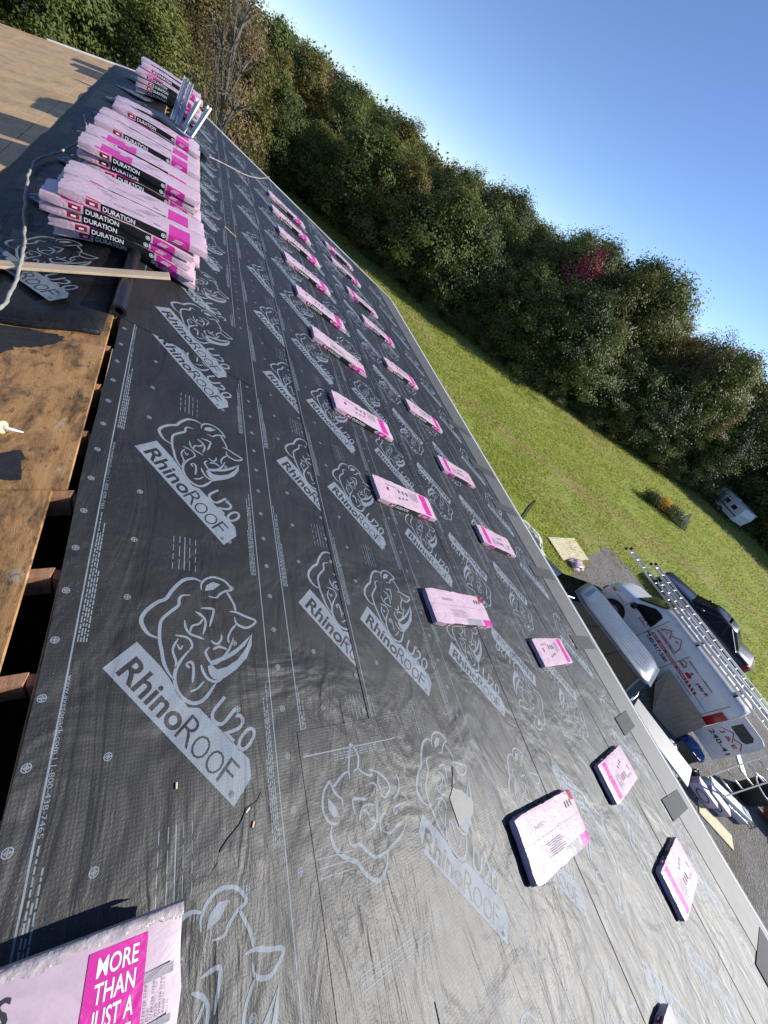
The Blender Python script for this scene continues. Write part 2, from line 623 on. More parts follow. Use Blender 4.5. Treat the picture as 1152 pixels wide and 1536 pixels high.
# ------------------------------------------------------------------ terrain and ground
def lawn_mat():
    m, nt, b, _ = newmat('lawn')
    co = coords(nt, 'World')
    n1 = N(nt, 'ShaderNodeTexNoise', Scale=0.11, Detail=5.0, Roughness=0.6)
    nt.links.new(co, n1.inputs['Vector'])
    cst = coords(nt, 'World', (1.0, 3.0, 1.0), (0, 0, R(-58)))
    n2 = N(nt, 'ShaderNodeTexNoise', Scale=0.9, Detail=7.0, Roughness=0.72)
    nt.links.new(cst, n2.inputs['Vector'])
    n3 = N(nt, 'ShaderNodeTexNoise', Scale=9.0, Detail=6.0, Roughness=0.75)
    nt.links.new(co, n3.inputs['Vector'])
    g = ramp(nt, n2.outputs[0], [(0.3, (0.135, 0.18, 0.028)), (0.5, (0.215, 0.26, 0.04)), (0.68, (0.31, 0.31, 0.08))])
    dry = mathn(nt, 'ADD', mathn(nt, 'MULTIPLY', n1.outputs[0], 0.75), mathn(nt, 'MULTIPLY', n2.outputs[0], 0.4))
    dm = ramp(nt, dry, [(0.60, (0, 0, 0)), (0.70, (1, 1, 1))])
    c = mixc(nt, mathn(nt, 'MULTIPLY', dm, 0.7), g, (0.30, 0.235, 0.11))
    band = N(nt, 'ShaderNodeTexWave', Scale=0.045, Distortion=1.5, Detail=2.0)
    nt.links.new(coords(nt, 'World', (1, 1, 1), (0, 0, R(32))), band.inputs['Vector'])
    c = mixc(nt, mathn(nt, 'MULTIPLY', band.outputs['Fac'], 0.3), c, (0.30, 0.33, 0.075))
    sx_ = nt.nodes.new('ShaderNodeSeparateXYZ')
    nt.links.new(coords(nt, 'World', (1, 1, 1), (0, 0, R(33))), sx_.inputs[0])
    # worn diagonal track across the lawn
    tk = mathn(nt, 'ABSOLUTE', mathn(nt, 'ADD', sx_.outputs[1], mathn(nt, 'ADD', -22.6, mathn(nt, 'MULTIPLY', n1.outputs[0], 5.0))))
    tkm = ramp(nt, mathn(nt, 'ADD', mathn(nt, 'MULTIPLY', tk, 0.22), mathn(nt, 'MULTIPLY', n2.outputs[0], 0.9)), [(0.42, (1, 1, 1)), (0.72, (0, 0, 0))])
    c = mixc(nt, mathn(nt, 'MULTIPLY', tkm, 0.75), c, (0.30, 0.225, 0.105))
    c = mixc(nt, 0.3, c, ramp(nt, n3.outputs[0], [(0.3, (0.25, 0.25, 0.25)), (0.65, (0.9, 0.9, 0.9))]), 'OVERLAY')
    nt.links.new(c, b.inputs['Base Color'])
    b.inputs['Roughness'].default_value = 0.9
    b.inputs['Specular IOR Level'].default_value = 0.1
    nt.links.new(bumpn(nt, n3.outputs[0], 0.05), b.inputs['Normal'])
    return m


def gravel_mat():
    m, nt, b, _ = newmat('gravel')
    co = coords(nt, 'World')
    v = N(nt, 'ShaderNodeTexVoronoi', Scale=22.0)
    nt.links.new(co, v.inputs['Vector'])
    n1 = N(nt, 'ShaderNodeTexNoise', Scale=0.8, Detail=7.0, Roughness=0.7)
    nt.links.new(co, n1.inputs['Vector'])
    n2 = N(nt, 'ShaderNodeTexNoise', Scale=14.0, Detail=5.0, Roughness=0.7)
    nt.links.new(co, n2.inputs['Vector'])
    c = ramp(nt, n2.outputs[0], [(0.3, (0.09, 0.085, 0.08)), (0.5, (0.18, 0.17, 0.155)), (0.7, (0.30, 0.285, 0.265))])
    c = mixc(nt, ramp(nt, n1.outputs[0], [(0.45, (0, 0, 0)), (0.68, (1, 1, 1))]), c, (0.105, 0.085, 0.05))
    nt.links.new(c, b.inputs['Base Color'])
    b.inputs['Roughness'].default_value = 0.9
    nt.links.new(bumpn(nt, v.outputs['Distance'], 0.03, 1.0, bumpn(nt, n2.outputs[0], 0.03)), b.inputs['Normal'])
    return m


M['lawn'] = lawn_mat()
M['gravel'] = gravel_mat()
M['grass'] = foliage('grass_blades', (0.19, 0.215, 0.04), (0.27, 0.29, 0.06), (0.38, 0.36, 0.13), 0.45)


def ground_z(x, y):
    """gentle relief; the flat yard beside the house stays at ZG"""
    d = max(0.0, math.hypot(x - 12, y - 1) - 16)
    z = ZG + 0.25 * mnoise.noise(Vector((x * 0.05, y * 0.05, 3.1))) * min(1, d / 12)
    far = max(0.0, math.hypot(x, y) - 75)
    z += far * 0.035                         # the land climbs slowly beyond the trees
    return z


mb = MB()
xs = sorted(set([-1500, -900, -500, -300, -200, -140] + [i * 4 - 100 for i in range(58)] + [140, 180, 240, 320, 500, 900, 1500]))
nx = len(xs)
for y in xs:
    for x in xs:
        mb.v.append((x, y, ground_z(x, y) if max(abs(x), abs(y)) < 450 else ZG + 5))
for j in range(nx - 1):
    for i in range(nx - 1):
        mb.f.append((j * nx + i, j * nx + i + 1, (j + 1) * nx + i + 1, (j + 1) * nx + i))
        mb.m.append(0)
ground = struct(mb.build('ground', M['lawn'], smooth=True))

# gravel yard where the vehicles stand: irregular sheet 4 mm above the lawn
mb = MB()
ring = []
yard = [(6.9, -16), (30, -16), (29, -8), (24.5, -4.5), (23.2, -1.5), (20.6, 1.5), (20.2, 4.2), (19.2, 5.3), (17.4, 5.2), (16.4, 4.4), (14.6, 4.1), (12.6, 4.3), (10.2, 4.8), (8.4, 4.8), (6.9, 4.4)]
for i, p in enumerate(yard):
    q = yard[(i + 1) % len(yard)]
    for k in range(8):
        t = k / 8
        x, y = p[0] + (q[0] - p[0]) * t, p[1] + (q[1] - p[1]) * t
        ring.append((x + 0.5 * mnoise.noise(Vector((x * 1.3, y * 1.3, 1))), y + 0.5 * mnoise.noise(Vector((x * 1.3, y * 1.3, 9))), ZG + 0.006))
mb.add(ring, [tuple(range(len(ring)))])
gravel_o = struct(mb.build('gravel_drive', M['gravel']))

# small bare gravel patches in the lawn
def flat_patch(name, cx, cy, rx, ry, rot, mat, seed):
    mb = MB()
    pts = []
    for k in range(40):
        a = 2 * math.pi * k / 40
        rr = 1 + 0.45 * mnoise.noise(Vector((math.cos(a) * 1.6, math.sin(a) * 1.6, seed)))
        x, y = rx * rr * math.cos(a), ry * rr * math.sin(a)
        X = cx + x * math.cos(rot) - y * math.sin(rot)
        Y = cy + x * math.sin(rot) + y * math.cos(rot)
        pts.append((X, Y, ground_z(X, Y) + 0.012))
    mb.add(pts, [tuple(range(40))])
    return struct(mb.build(name, mat))


flat_patch('gravel_patch', 19.6, 4.9, 1.0, 0.45, R(-40), M['gravel'], 2.2)
flat_patch('gravel_patch', 17.2, 4.6, 0.9, 0.35, R(-30), M['gravel'], 5.2)

# ------------------------------------------------------------------ grass blades (uncountable)
treeline = [(-2, 64), (6.7, 61), (11, 59), (14.5, 58), (17, 51), (20, 46.5), (29, 41), (39, 34), (51, 33.2), (60, 33), (67, 34.2), (75, 37), (79, 38), (85, 33), (90, 30), (97, 27), (103, 25), (112, 24), (125, 24)]
skyline = [(-5, 5), (22, 5.1), (25, 5.7), (28, 5.9), (29.6, 4.0), (30.8, 3.3), (31.8, 4.8), (33.8, 6.5), (37, 6.9), (39.2, 6.6), (41.4, 4.8), (42.9, 5.7), (46.4, 5.0), (48.9, 3.6), (53.3, 3.0), (55.2, 4.0), (58, 3.4), (60.8, 2.7), (65.4, 1.6), (69.5, 2.4), (72, 1.8), (77.2, 2.1), (82.5, 1.7), (86.3, 1.2), (92, 2.0), (105, 3), (125, 4)]


def interp(tab, a):
    if a <= tab[0][0]:
        return tab[0][1]
    for (a0, b0), (a1, b1) in zip(tab, tab[1:]):
        if a <= a1:
            return b0 + (b1 - b0) * (a - a0) / (a1 - a0)
    return tab[-1][1]


def in_yard(x, y):
    ins = False
    n = len(yard)
    for i in range(n):
        x1, y1 = yard[i]
        x2, y2 = yard[(i + 1) % n]
        if (y1 > y) != (y2 > y) and x < (x2 - x1) * (y - y1) / (y2 - y1) + x1:
            ins = not ins
    return ins


rg = random.Random(11)
mb = MB()
cnt = 0
while cnt < 80000:
    az = rg.uniform(-6, 84)
    dmax = interp(treeline, az) + 1.5
    d = 9.0 * (dmax / 9.0) ** rg.random()
    x, y = 0.25 + d * math.cos(R(az)), d * math.sin(R(az))
    if x < 7.3 and y < 13.4:
        continue
    if in_yard(x, y) and rg.random() > 0.05 + 0.3 * max(0, mnoise.noise(Vector((x * 0.8, y * 0.8, 2)))):
        continue
    if mnoise.noise(Vector((x * 0.35, y * 0.35, 7))) < -0.25 and rg.random() < 0.6:
        continue
    z = ground_z(x, y)
    s = 0.035 + 0.0022 * d
    h = s * rg.uniform(0.7, 1.6)
    a = rg.uniform(0, 2 * math.pi)
    lx, ly = rg.uniform(-1, 1) * h * 0.7, rg.uniform(-1, 1) * h * 0.7
    w = s * 0.35
    mb.v += [(x + w * math.cos(a), y + w * math.sin(a), z), (x - w * math.cos(a), y - w * math.sin(a), z), (x + lx, y + ly, z + h)]
    mb.f.append((cnt * 3, cnt * 3 + 1, cnt * 3 + 2))
    mb.m.append(0)
    cnt += 1
grass = mb.build('grass', M['grass'], recalc=False)
grass['kind'] = 'stuff'
tag(grass, 'short mown green grass covering the lawn', 'grass')

# ------------------------------------------------------------------ trees
M['bark'] = simple('bark', (0.10, 0.085, 0.07), 0.9, 0, 0.35, 6, 0.03, 14)
M['bark_pale'] = simple('pale_bark', (0.12, 0.108, 0.09), 0.9, 0, 0.3, 6, 0.02, 14)
M['leaf_green'] = foliage('leaves_green', (0.045, 0.068, 0.016), (0.085, 0.112, 0.026), (0.16, 0.175, 0.045))
M['leaf_olive'] = foliage('leaves_olive', (0.07, 0.076, 0.02), (0.125, 0.125, 0.032), (0.22, 0.18, 0.05))
M['leaf_dark'] = foliage('leaves_dark', (0.03, 0.05, 0.015), (0.055, 0.082, 0.022), (0.10, 0.12, 0.035))
M['leaf_brown'] = foliage('leaves_brown', (0.085, 0.07, 0.03), (0.15, 0.12, 0.05), (0.23, 0.165, 0.065))
M['leaf_red'] = foliage('leaves_red', (0.10, 0.025, 0.02), (0.20, 0.045, 0.035), (0.28, 0.09, 0.055))
M['leaf_yellow'] = foliage('leaves_yellow', (0.25, 0.17, 0.01), (0.5, 0.34, 0.02), (0.65, 0.48, 0.05))


def make_tree_meshes(seed, H, W, leafmat, base=0.08, nclump=230, per=44, leaf=0.2, lobes=9, twig=True, bark='bark', sparse=False):
    """trunk+limbs mesh and a crown mesh of leaf faces grouped in clumps; returns (trunk_me, crown_me)"""
    rg = random.Random(seed)
    tm = MB()
    lean = (rg.uniform(-.4, .4), rg.uniform(-.4, .4))
    tp = []
    for i in range(7):
        t = i / 6
        tp.append(Vector((lean[0] * t * t + 0.12 * rg.uniform(-1, 1) * t, lean[1] * t * t + 0.12 * rg.uniform(-1, 1) * t, H * 0.86 * t - 0.3)))
    r0 = H * 0.017 + 0.03
    tm.tube(tp, r0, 7, radii=[r0 * (1.25 if i == 0 else 1 - 0.85 * i / 6) for i in range(7)])
    # lobes of the crown
    L = []
    for k in range(lobes):
        t = base + (0.97 - base) * (k + 0.5) / lobes
        prof = math.sin(math.pi * min(1, (t * 0.82 + 0.17))) ** 0.6
        a = k * 2.4 + rg.uniform(-.5, .5)
        rad = W * 0.5 * prof * rg.uniform(0.35, 0.65)
        L.append((Vector((rad * math.cos(a), rad * math.sin(a), H * t * 0.93)), W * rg.uniform(0.22, 0.34) * (0.65 + 0.5 * prof), H * rg.uniform(0.10, 0.17)))
    L.append((Vector((lean[0], lean[1], H * 0.86)), W * 0.2, H * 0.13))
    for c, r, hz in L:
        i = min(5, max(1, int(c.z / (H * 0.86) * 6) - 1))
        s = tp[i]
        mid = (s + c) * 0.5 + Vector((0, 0, 0.15 * H * rg.uniform(-.2, .5) * 0.3))
        tm.tube([s, mid, c], 0.05, 5, radii=[r0 * 0.45, r0 * 0.3, r0 * 0.12])
        for q in range(7 if sparse else 3):
            e = c + Vector((rg.uniform(-1, 1) * r, rg.uniform(-1, 1) * r, rg.uniform(-.2, 1.1) * hz))
            tm.tube([(mid + c) * 0.5, (c + e) * 0.5 + Vector((0, 0, 0.1)), e], 0.02, 4, cap=False, radii=[r0 * 0.16, r0 * 0.1, r0 * 0.03])
    cm = MB()
    nlob = len(L)
    for k in range(nclump):
        c, r, hz = L[rg.randrange(nlob)]
        th = rg.uniform(0, 2 * math.pi)
        zz = rg.uniform(-0.75, 1)
        rr = math.sqrt(max(0, 1 - zz * zz)) * rg.uniform(0.6, 1.08)
        cc = c + Vector((r * rr * math.cos(th), r * rr * math.sin(th), hz * zz))
        if cc.z < 0.25:
            cc.z = rg.uniform(0.2, 0.8)
        cr = W * rg.uniform(0.045, 0.085) + 0.12
        outd = ((cc - c).normalized() * 1.0 + (cc - Vector((0, 0, H * 0.45))).normalized() * 0.5 + Vector((0, 0, 0.25)))
        for q in range(per):
            g = Vector((rg.gauss(0, 1), rg.gauss(0, 1), rg.gauss(0, 0.75))) * cr * 0.62
            p = cc + g
            s = leaf * rg.uniform(0.55, 1.25)
            nrm = (Vector((rg.uniform(-1, 1), rg.uniform(-1, 1), rg.uniform(-.6, 1.0))) * 0.75 + outd * 0.9).normalized()
            e1 = nrm.orthogonal().normalized()
            e1 = Matrix.Rotation(rg.uniform(0, 6.28), 3, nrm) @ e1
            e2 = nrm.cross(e1)
            o = len(cm.v)
            cm.v += [tuple(p - e1 * s * 0.5), tuple(p + e2 * s * 0.28 + nrm * s * 0.06), tuple(p + e1 * s * 0.55), tuple(p - e2 * s * 0.28 + nrm * s * 0.06)]
            cm.f.append((o, o + 1, o + 2, o + 3))
            cm.m.append(0)
    return tm.mesh('trunk', M[bark], True), cm.mesh('crown', leafmat)


PROTO = {
    'green': make_tree_meshes(1, 10, 7.0, M['leaf_green'], 0.05, 360, 50, 0.24, 12),
    'olive': make_tree_meshes(2, 10, 6.2, M['leaf_olive'], 0.05, 330, 48, 0.23, 11),
    'dark': make_tree_meshes(3, 10, 7.6, M['leaf_dark'], 0.06, 390, 50, 0.24, 12),
    'round': make_tree_meshes(4, 10, 8.4, M['leaf_green'], 0.12, 420, 50, 0.25, 14),
    'brown': make_tree_meshes(5, 10, 5.4, M['leaf_brown'], 0.10, 210, 34, 0.17, 11, sparse=True),
    'slim': make_tree_meshes(6, 10, 4.4, M['leaf_olive'], 0.04, 220, 44, 0.18, 10),
    'red': make_tree_meshes(8, 10, 4.6, M['leaf_red'], 0.35, 130, 36, 0.18, 7),
    'bare': make_tree_meshes(9, 10, 5.2, M['leaf_brown'], 0.3, 60, 14, 0.14, 14, bark='bark_pale', sparse=True),
    'bush': make_tree_meshes(10, 3, 3.6, M['leaf_green'], 0.05, 170, 40, 0.13, 8),
    'bush2': make_tree_meshes(12, 3, 3.4, M['leaf_olive'], 0.05, 150, 40, 0.13, 8),
}
KINDLAB = {
    'green': ('leafy_tree', 'full green tree in the wall of woodland behind the lawn'),
    'olive': ('olive_tree', 'olive green tree turning yellow in the wood behind the lawn'),
    'dark': ('dark_tree', 'dark green shaded tree in the wood along the lawn'),
    'round': ('round_tree', 'round topped green tree standing in the wood behind the lawn'),
    'brown': ('thin_tree', 'thinning brown autumn tree in the wood behind the roof'),
    'slim': ('slim_tree', 'slim olive tree at the edge of the wood'),
    'red': ('red_tree', 'tree with red autumn leaves on the skyline'),
    'bare': ('bare_tree', 'nearly bare pale tree rising beyond the far gable'),
    'bush': ('shrub', 'low green shrub at the foot of the wood'),
    'bush2': ('yellow_shrub', 'low olive shrub at the foot of the wood'),
}
NTREE = 0


def tree(kind, x, y, h, wk=1.0, rot=None, label=None, sink=0.0):
    global NTREE
    NTREE += 1
    tme, cme = PROTO[kind]
    nm, lab = KINDLAB[kind]
    H0 = 3.0 if kind.startswith('bush') else 10.0
    o = bpy.data.objects.new(nm, None)
    COL.objects.link(o)
    s = h / H0
    o.location = (x, y, ground_z(x, y) - sink)
    o.rotation_euler = (0, 0, rot if rot is not None else random.uniform(0, 6.28))
    o.scale = (s * wk, s * wk, s)
    tag(o, label or lab, 'shrub' if 'bush' in kind else 'tree', 'woodland around the lawn')
    link('trunk', tme, o)
    link('crown', cme, o)
    return o


CX, CZ = 0.25, 1.71
rt = random.Random(5)
CLEAR = [(54.5, 13.0, 3.8), (50.5, 11.8, 3.4), (47, 11, 3)]


def ok_spot(x, y):
    return all(math.hypot(x - a, y - b) > r for a, b, r in CLEAR)


def place(az, dist, el, kind, wk=1.0, label=None):
    x, y = CX + dist * math.cos(R(az)), dist * math.sin(R(az))
    if not ok_spot(x, y):
        return None
    h = CZ + dist * math.tan(R(el)) - ground_z(x, y)
    return tree(kind, x, y, max(2.5, h), wk, label=label)


def kinds(az):
    if az > 78:
        return rt.choice(['olive', 'green', 'slim', 'brown', 'round', 'green'])
    if az > 55:
        return rt.choice(['olive', 'green', 'dark', 'green', 'round', 'green'])
    return rt.choice(['dark', 'green', 'dark', 'round', 'olive', 'slim'])


FRONT = {'green': 'leafy green tree', 'olive': 'olive yellowing tree', 'dark': 'dark green tree', 'round': 'round crowned tree', 'slim': 'slim olive tree', 'brown': 'thin browning tree'}
nfront = 0
ORDW = ['first', 'second', 'third', 'fourth', 'fifth', 'sixth', 'seventh', 'eighth', 'ninth', 'tenth', 'eleventh', 'twelfth', 'thirteenth', 'fourteenth', 'fifteenth', 'sixteenth', 'seventeenth', 'eighteenth', 'nineteenth', 'twentieth']
# front row
az = -1.0
while az < 122:
    d = interp(treeline, az) + rt.uniform(1.5, 3.2)
    top = interp(skyline, az)
    base_el = -math.degrees(math.atan2(6.7, d))
    el = base_el + (top - base_el) * rt.uniform(0.55, 0.86)
    kd = kinds(az)
    place(az, d, el, kd, rt.uniform(0.95, 1.25), '%s in the front row of the wood, %s from the right edge' % (FRONT[kd], ORDW[nfront]) if az < 80 and nfront < len(ORDW) else None)
    nfront += 1
    az += rt.uniform(3.0, 4.6) * 36 / d
# second and third rows, reaching the skyline
for off, lo, hi, stp in ((6.5, 0.8, 0.97, 4.2), (12.0, 0.92, 1.0, 4.0), (19, 0.9, 0.99, 4.6)):
    az = rt.uniform(-2, 1)
    while az < 124:
        d = interp(treeline, az) + off + rt.uniform(-1, 1)
        top = interp(skyline, az)
        base_el = -math.degrees(math.atan2(6.7, d))
        el = base_el + (top - base_el) * rt.uniform(lo, hi)
        place(az, d, el, kinds(az), rt.uniform(0.8, 1.1))
        az += rt.uniform(0.8, 1.2) * stp * 36 / d
# recognisable skyline trees
place(35.5, 44, 6.9, 'round', 0.85, 'tall round topped tree highest on the right skyline')
place(38.6, 47, 6.7, 'dark', 0.7, 'dark tree just left of the tallest round crown')
place(27.6, 45, 5.9, 'brown', 0.95, 'feathery browning tree at the right edge of the skyline')
place(24.6, 47, 5.5, 'green', 0.8, 'green tree at the far right edge of the picture skyline')
place(46.0, 41, 4.9, 'green', 0.55, 'green tree beside the red one on the skyline')
place(43.6, 40, 5.6, 'green', 0.5, 'green tree just right of the red one')
place(44.8, 38.2, 4.7, 'red', 0.85, 'tree with red autumn leaves on the skyline')
place(55.2, 44, 4.0, 'dark', 0.6, 'dark pointed tree in the middle of the skyline')
place(60.8, 45, 2.8, 'olive', 0.7, 'olive tree on the skyline left of centre')
place(87.0, 22.0, 2.5, 'bare', 0.9, 'nearly bare pale tree rising beyond the far gable')
place(86.5, 27.0, 2.0, 'brown', 0.9, 'thinning brown tree beyond the far corner of the roof')
# shrubs along the foot of the wood
az = 4.0
while az < 118:
    d = interp(treeline, az) + rt.uniform(0.4, 1.4)
    x, y = CX + d * math.cos(R(az)), d * math.sin(R(az))
    if ok_spot(x, y):
        tree(rt.choice(['bush', 'bush2']), x, y, rt.uniform(1.3, 2.8), rt.uniform(0.8, 1.2))
    az += rt.uniform(2.2, 3.6) * 36 / d

# ------------------------------------------------------------------ far wooded hill
M['hill'] = simple('hill_floor', (0.05, 0.05, 0.03), 0.9, 0, 0.3, 0.05)


def hill_z(x, y):
    a = math.degrees(math.atan2(y, x))
    d = math.hypot(x, y)
    t = max(0, min(1, (d - 70) / 130))
    ridge = 230 * math.tan(R(interp([(20, 1.0), (50, 1.2), (70, 1.6), (85, 1.35), (100, 2.4), (125, 3)], a))) + 1.7 - ZG
    return ZG + ridge * t * t * (3 - 2 * t) - 7.5 * t


mb = MB()
ringaz = [i * 3 for i in range(-2, 44)]
dists = [62, 80, 110, 140, 170, 200, 240, 300]
for d in dists:
    for a in ringaz:
        x, y = d * math.cos(R(a)), d * math.sin(R(a))
        mb.v.append((x, y, hill_z(x, y) - (0.9 if d < 70 else 0)))
for j in range(len(dists) - 1):
    for i in range(len(ringaz) - 1):
        n = len(ringaz)
        mb.f.append((j * n + i, j * n + i + 1, (j + 1) * n + i + 1, (j + 1) * n + i))
        mb.m.append(0)
struct(mb.build('hill', M['hill'], smooth=True))
M['leaf_far'] = foliage('leaves_far', (0.035, 0.045, 0.018), (0.07, 0.075, 0.03), (0.13, 0.10, 0.045))
mb = MB()
rg = random.Random(21)
for k in range(1500):
    a = rg.uniform(-3, 124)
    d = rg.uniform(72, 235)
    x, y = d * math.cos(R(a)), d * math.sin(R(a))
    z = hill_z(x, y)
    hh = rg.uniform(5, 8)
    for q in range(70):
        g = Vector((rg.gauss(0, 1.5), rg.gauss(0, 1.5), hh * 0.5 + rg.gauss(0, 1.6)))
        p = Vector((x, y, z)) + g
        s = rg.uniform(0.3, 0.6)
        nrm = Vector((rg.uniform(-1, 1), rg.uniform(-1, 1), rg.uniform(0, 1))).normalized()
        e1 = nrm.orthogonal().normalized()
        e2 = nrm.cross(e1)
        o = len(mb.v)
        mb.v += [tuple(p - e1 * s), tuple(p + e2 * s * .6), tuple(p + e1 * s), tuple(p - e2 * s * .6)]
        mb.f.append((o, o + 1, o + 2, o + 3))
        mb.m.append(0)
far = mb.build('far_wood', M['leaf_far'], recalc=False)
far['kind'] = 'stuff'
tag(far, 'distant wooded hillside behind the nearer trees', 'wood')

# ------------------------------------------------------------------ house
HB = Vector((0.0, 0.0, ZG))
house = thing('house', 'low sloped house roof being re-covered with black membrane seen from its ridge', 'house', HB)
V0, V1 = -7.5, 13.2
UE = 7.22


def hp(p):
    return Vector(p) - HB


def sheet(name, pf, u0, u1, v0, v1, h0, t, mat, parent=house, nu=2, nv=8, wav=0.0, seed=0.0, smooth=False, hump=0.0):
    """thin sheet lying on a roof slope (pf = roofp or leftp) with slightly wavering edges"""
    mb = MB()
    top, bot = [], []
    for j in range(nv + 1):
        v = v0 + (v1 - v0) * j / nv
        for i in range(nu + 1):
            u = u0 + (u1 - u0) * i / nu
            if i in (0, nu):
                u += wav * mnoise.noise(Vector((v * 0.9, i * 3.3 + seed, seed)))
            hh = h0 + hump * max(0, mnoise.noise(Vector((u * 3, v * 2.2, seed))))
            top.append(hp(pf(u, v, hh + t)))
            bot.append(hp(pf(u, v, hh)))
    n = nu + 1
    o = len(top)
    fs = []
    for j in range(nv):
        for i in range(nu):
            fs.append((j * n + i, j * n + i + 1, (j + 1) * n + i + 1, (j + 1) * n + i))
            fs.append((o + j * n + i, o + (j + 1) * n + i, o + (j + 1) * n + i + 1, o + j * n + i + 1))
    for j in range(nv):
        for i in (0, nu):
            fs.append((j * n + i, (j + 1) * n + i, o + (j + 1) * n + i, o + j * n + i))
    for i in range(nu):
        for j in (0, nv):
            fs.append((j * n + i, j * n + i + 1, o + j * n + i + 1, o + j * n + i))
    mb.add(top + bot, fs)
    return mb.build(name, mat, parent, smooth)


# walls and gable triangles
for x in (-6.4, 6.4):
    MB().box(hp((x, (V0 + V1) / 2, (ZG - 1.75) / 2)), (0.15, V1 - V0 - 0.6, abs(ZG + 1.75))).build('side_wall', M['siding'], house)
for y in (V0 + 0.35, V1 - 0.35):
    MB().slab([hp((-6.3, y, ZG)), hp((6.3, y, ZG)), hp((6.3, y, -1.72)), hp((0, y, -0.15)), hp((-6.3, y, -1.72))], (0, 0.12, 0)).build('gable_wall', M['siding'], house)
MB().box(hp((0, (V0 + V1) / 2, -2.2)), (12.6, V1 - V0 - 1.0, 0.1)).build('attic_floor', M['attic'], house)

# right slope deck under the membrane
sheet('roof_deck', roofp, 0.05, UE - 0.02, V0, V1, -0.018, 0.016, M['ply'])
# raw edge of the cut deck along the ridge opening
sheet('deck_edge', roofp, 0.040, 0.049, 1.45, 2.62, -0.018, 0.019, M['edge_wood'], wav=0.008, seed=4)
# membrane strips: name, top edge u, bottom edge u, height, direction, logo corner u, logo phase v
LH = (0.0008, 0.0050)
STRIPS = [
    (0.045, 1.07, 1, +1, 0.232, 0.593), (0.955, 1.72, 0, +1, 1.185, 0.95), (1.555, 2.50, 1, +1, 1.68, 0.87),
    (2.40, 3.47, 0, +1, 2.63, 0.62), (3.30, 4.36, 1, -1, 4.13, 1.57), (4.25, 5.32, 0, -1, 5.08, 1.33),
    (5.24, 6.46, 1, +1, 5.58, 1.97)]
PER = 1.217

STROKES = [
([(0.368,0.416),(0.339,0.428),(0.302,0.423),(0.267,0.400),(0.230,0.349),(0.208,0.308),(0.169,0.283),(0.132,0.244),(0.116,0.212),(0.115,0.191),(0.126,0.164),(0.148,0.136),(0.183,0.120)],0.017),
([(0.314,0.336),(0.279,0.330),(0.265,0.310),(0.262,0.277),(0.225,0.240),(0.194,0.201),(0.189,0.157),(0.192,0.108),(0.202,0.066),(0.213,0.015),(0.232,-0.025),(0.256,-0.059)],0.014),
([(0.319,0.070),(0.288,0.032),(0.263,-0.013),(0.259,-0.062),(0.275,-0.110),(0.301,-0.140),(0.336,-0.157),(0.367,-0.153),(0.395,-0.131),(0.419,-0.100),(0.434,-0.082)],0.015),
([(0.368,0.371),(0.368,0.402),(0.390,0.434),(0.433,0.452),(0.488,0.438),(0.516,0.410),(0.525,0.388),(0.491,0.377),(0.463,0.357),(0.442,0.335),(0.403,0.339)],0.012),
([(0.498,0.378),(0.517,0.344),(0.537,0.303),(0.543,0.267)],0.012),
([(0.510,0.265),(0.549,0.262),(0.596,0.243),(0.653,0.222),(0.629,0.194),(0.592,0.181),(0.546,0.200),(0.536,0.237)],0.013),
([(0.546,0.200),(0.515,0.165),(0.498,0.128),(0.501,0.099)],0.011),
([(0.412,0.111),(0.439,0.095),(0.461,0.113),(0.465,0.141)],0.011),
([(0.406,0.080),(0.388,0.059),(0.398,0.029),(0.420,0.004),(0.456,0.018),(0.500,0.069),(0.525,0.128)],0.012),
([(0.421,0.069),(0.453,0.082),(0.489,0.069)],0.012),
([(0.367,0.001),(0.377,-0.032),(0.400,-0.064),(0.434,-0.076),(0.464,-0.065)],0.012),
([(0.322,-0.110),(0.353,-0.099),(0.381,-0.070)],0.009),
([(0.292,0.207),(0.298,0.170),(0.318,0.142),(0.347,0.130),(0.381,0.118)],0.011),
([(0.317,0.150),(0.327,0.180),(0.358,0.192),(0.378,0.219)],0.010),
([(0.340,0.253),(0.376,0.228),(0.389,0.195),(0.376,0.141)],0.012),
([(0.366,0.272),(0.424,0.272),(0.425,0.242),(0.407,0.180)],0.012),
([(0.253,0.134),(0.308,0.123),(0.328,0.088),(0.314,0.065)],0.010),
([(0.267,0.119),(0.246,0.070),(0.261,0.019),(0.260,-0.013)],0.010),
([(0.263,0.094),(0.277,0.070),(0.286,0.089)],0.008),
([(0.309,0.013),(0.329,0.010),(0.335,-0.026),(0.331,-0.075)],0.012),
([(0.309,0.013),(0.306,-0.001),(0.320,-0.011)],0.010)]
FILLS = [
[(0.385,0.367),(0.393,0.399),(0.426,0.422),(0.467,0.414),(0.429,0.378)],
[(0.627,0.156),(0.620,0.090),(0.587,0.025),(0.534,-0.025),(0.480,-0.059),(0.446,-0.071),(0.420,-0.063),(0.403,-0.040),(0.396,-0.009),(0.411,0.002),(0.440,-0.023),(0.486,-0.013),(0.542,0.021),(0.591,0.079)],
[(0.624,0.147),(0.580,0.085),(0.526,0.042),(0.477,0.018),(0.436,0.007),(0.406,0.015),(0.436,0.024),(0.488,0.043),(0.545,0.079)]]
BANNER = [(0.000,0.000),(0.106,0.103),(0.199,0.002),(0.239,-0.052),(0.271,-0.110),(0.315,-0.171),(0.359,-0.177),(0.570,-0.401),(0.574,-0.468),(0.493,-0.548)]
E1 = Vector((0.669, -0.743, 0))
E2 = Vector((0.717, 0.697, 0))


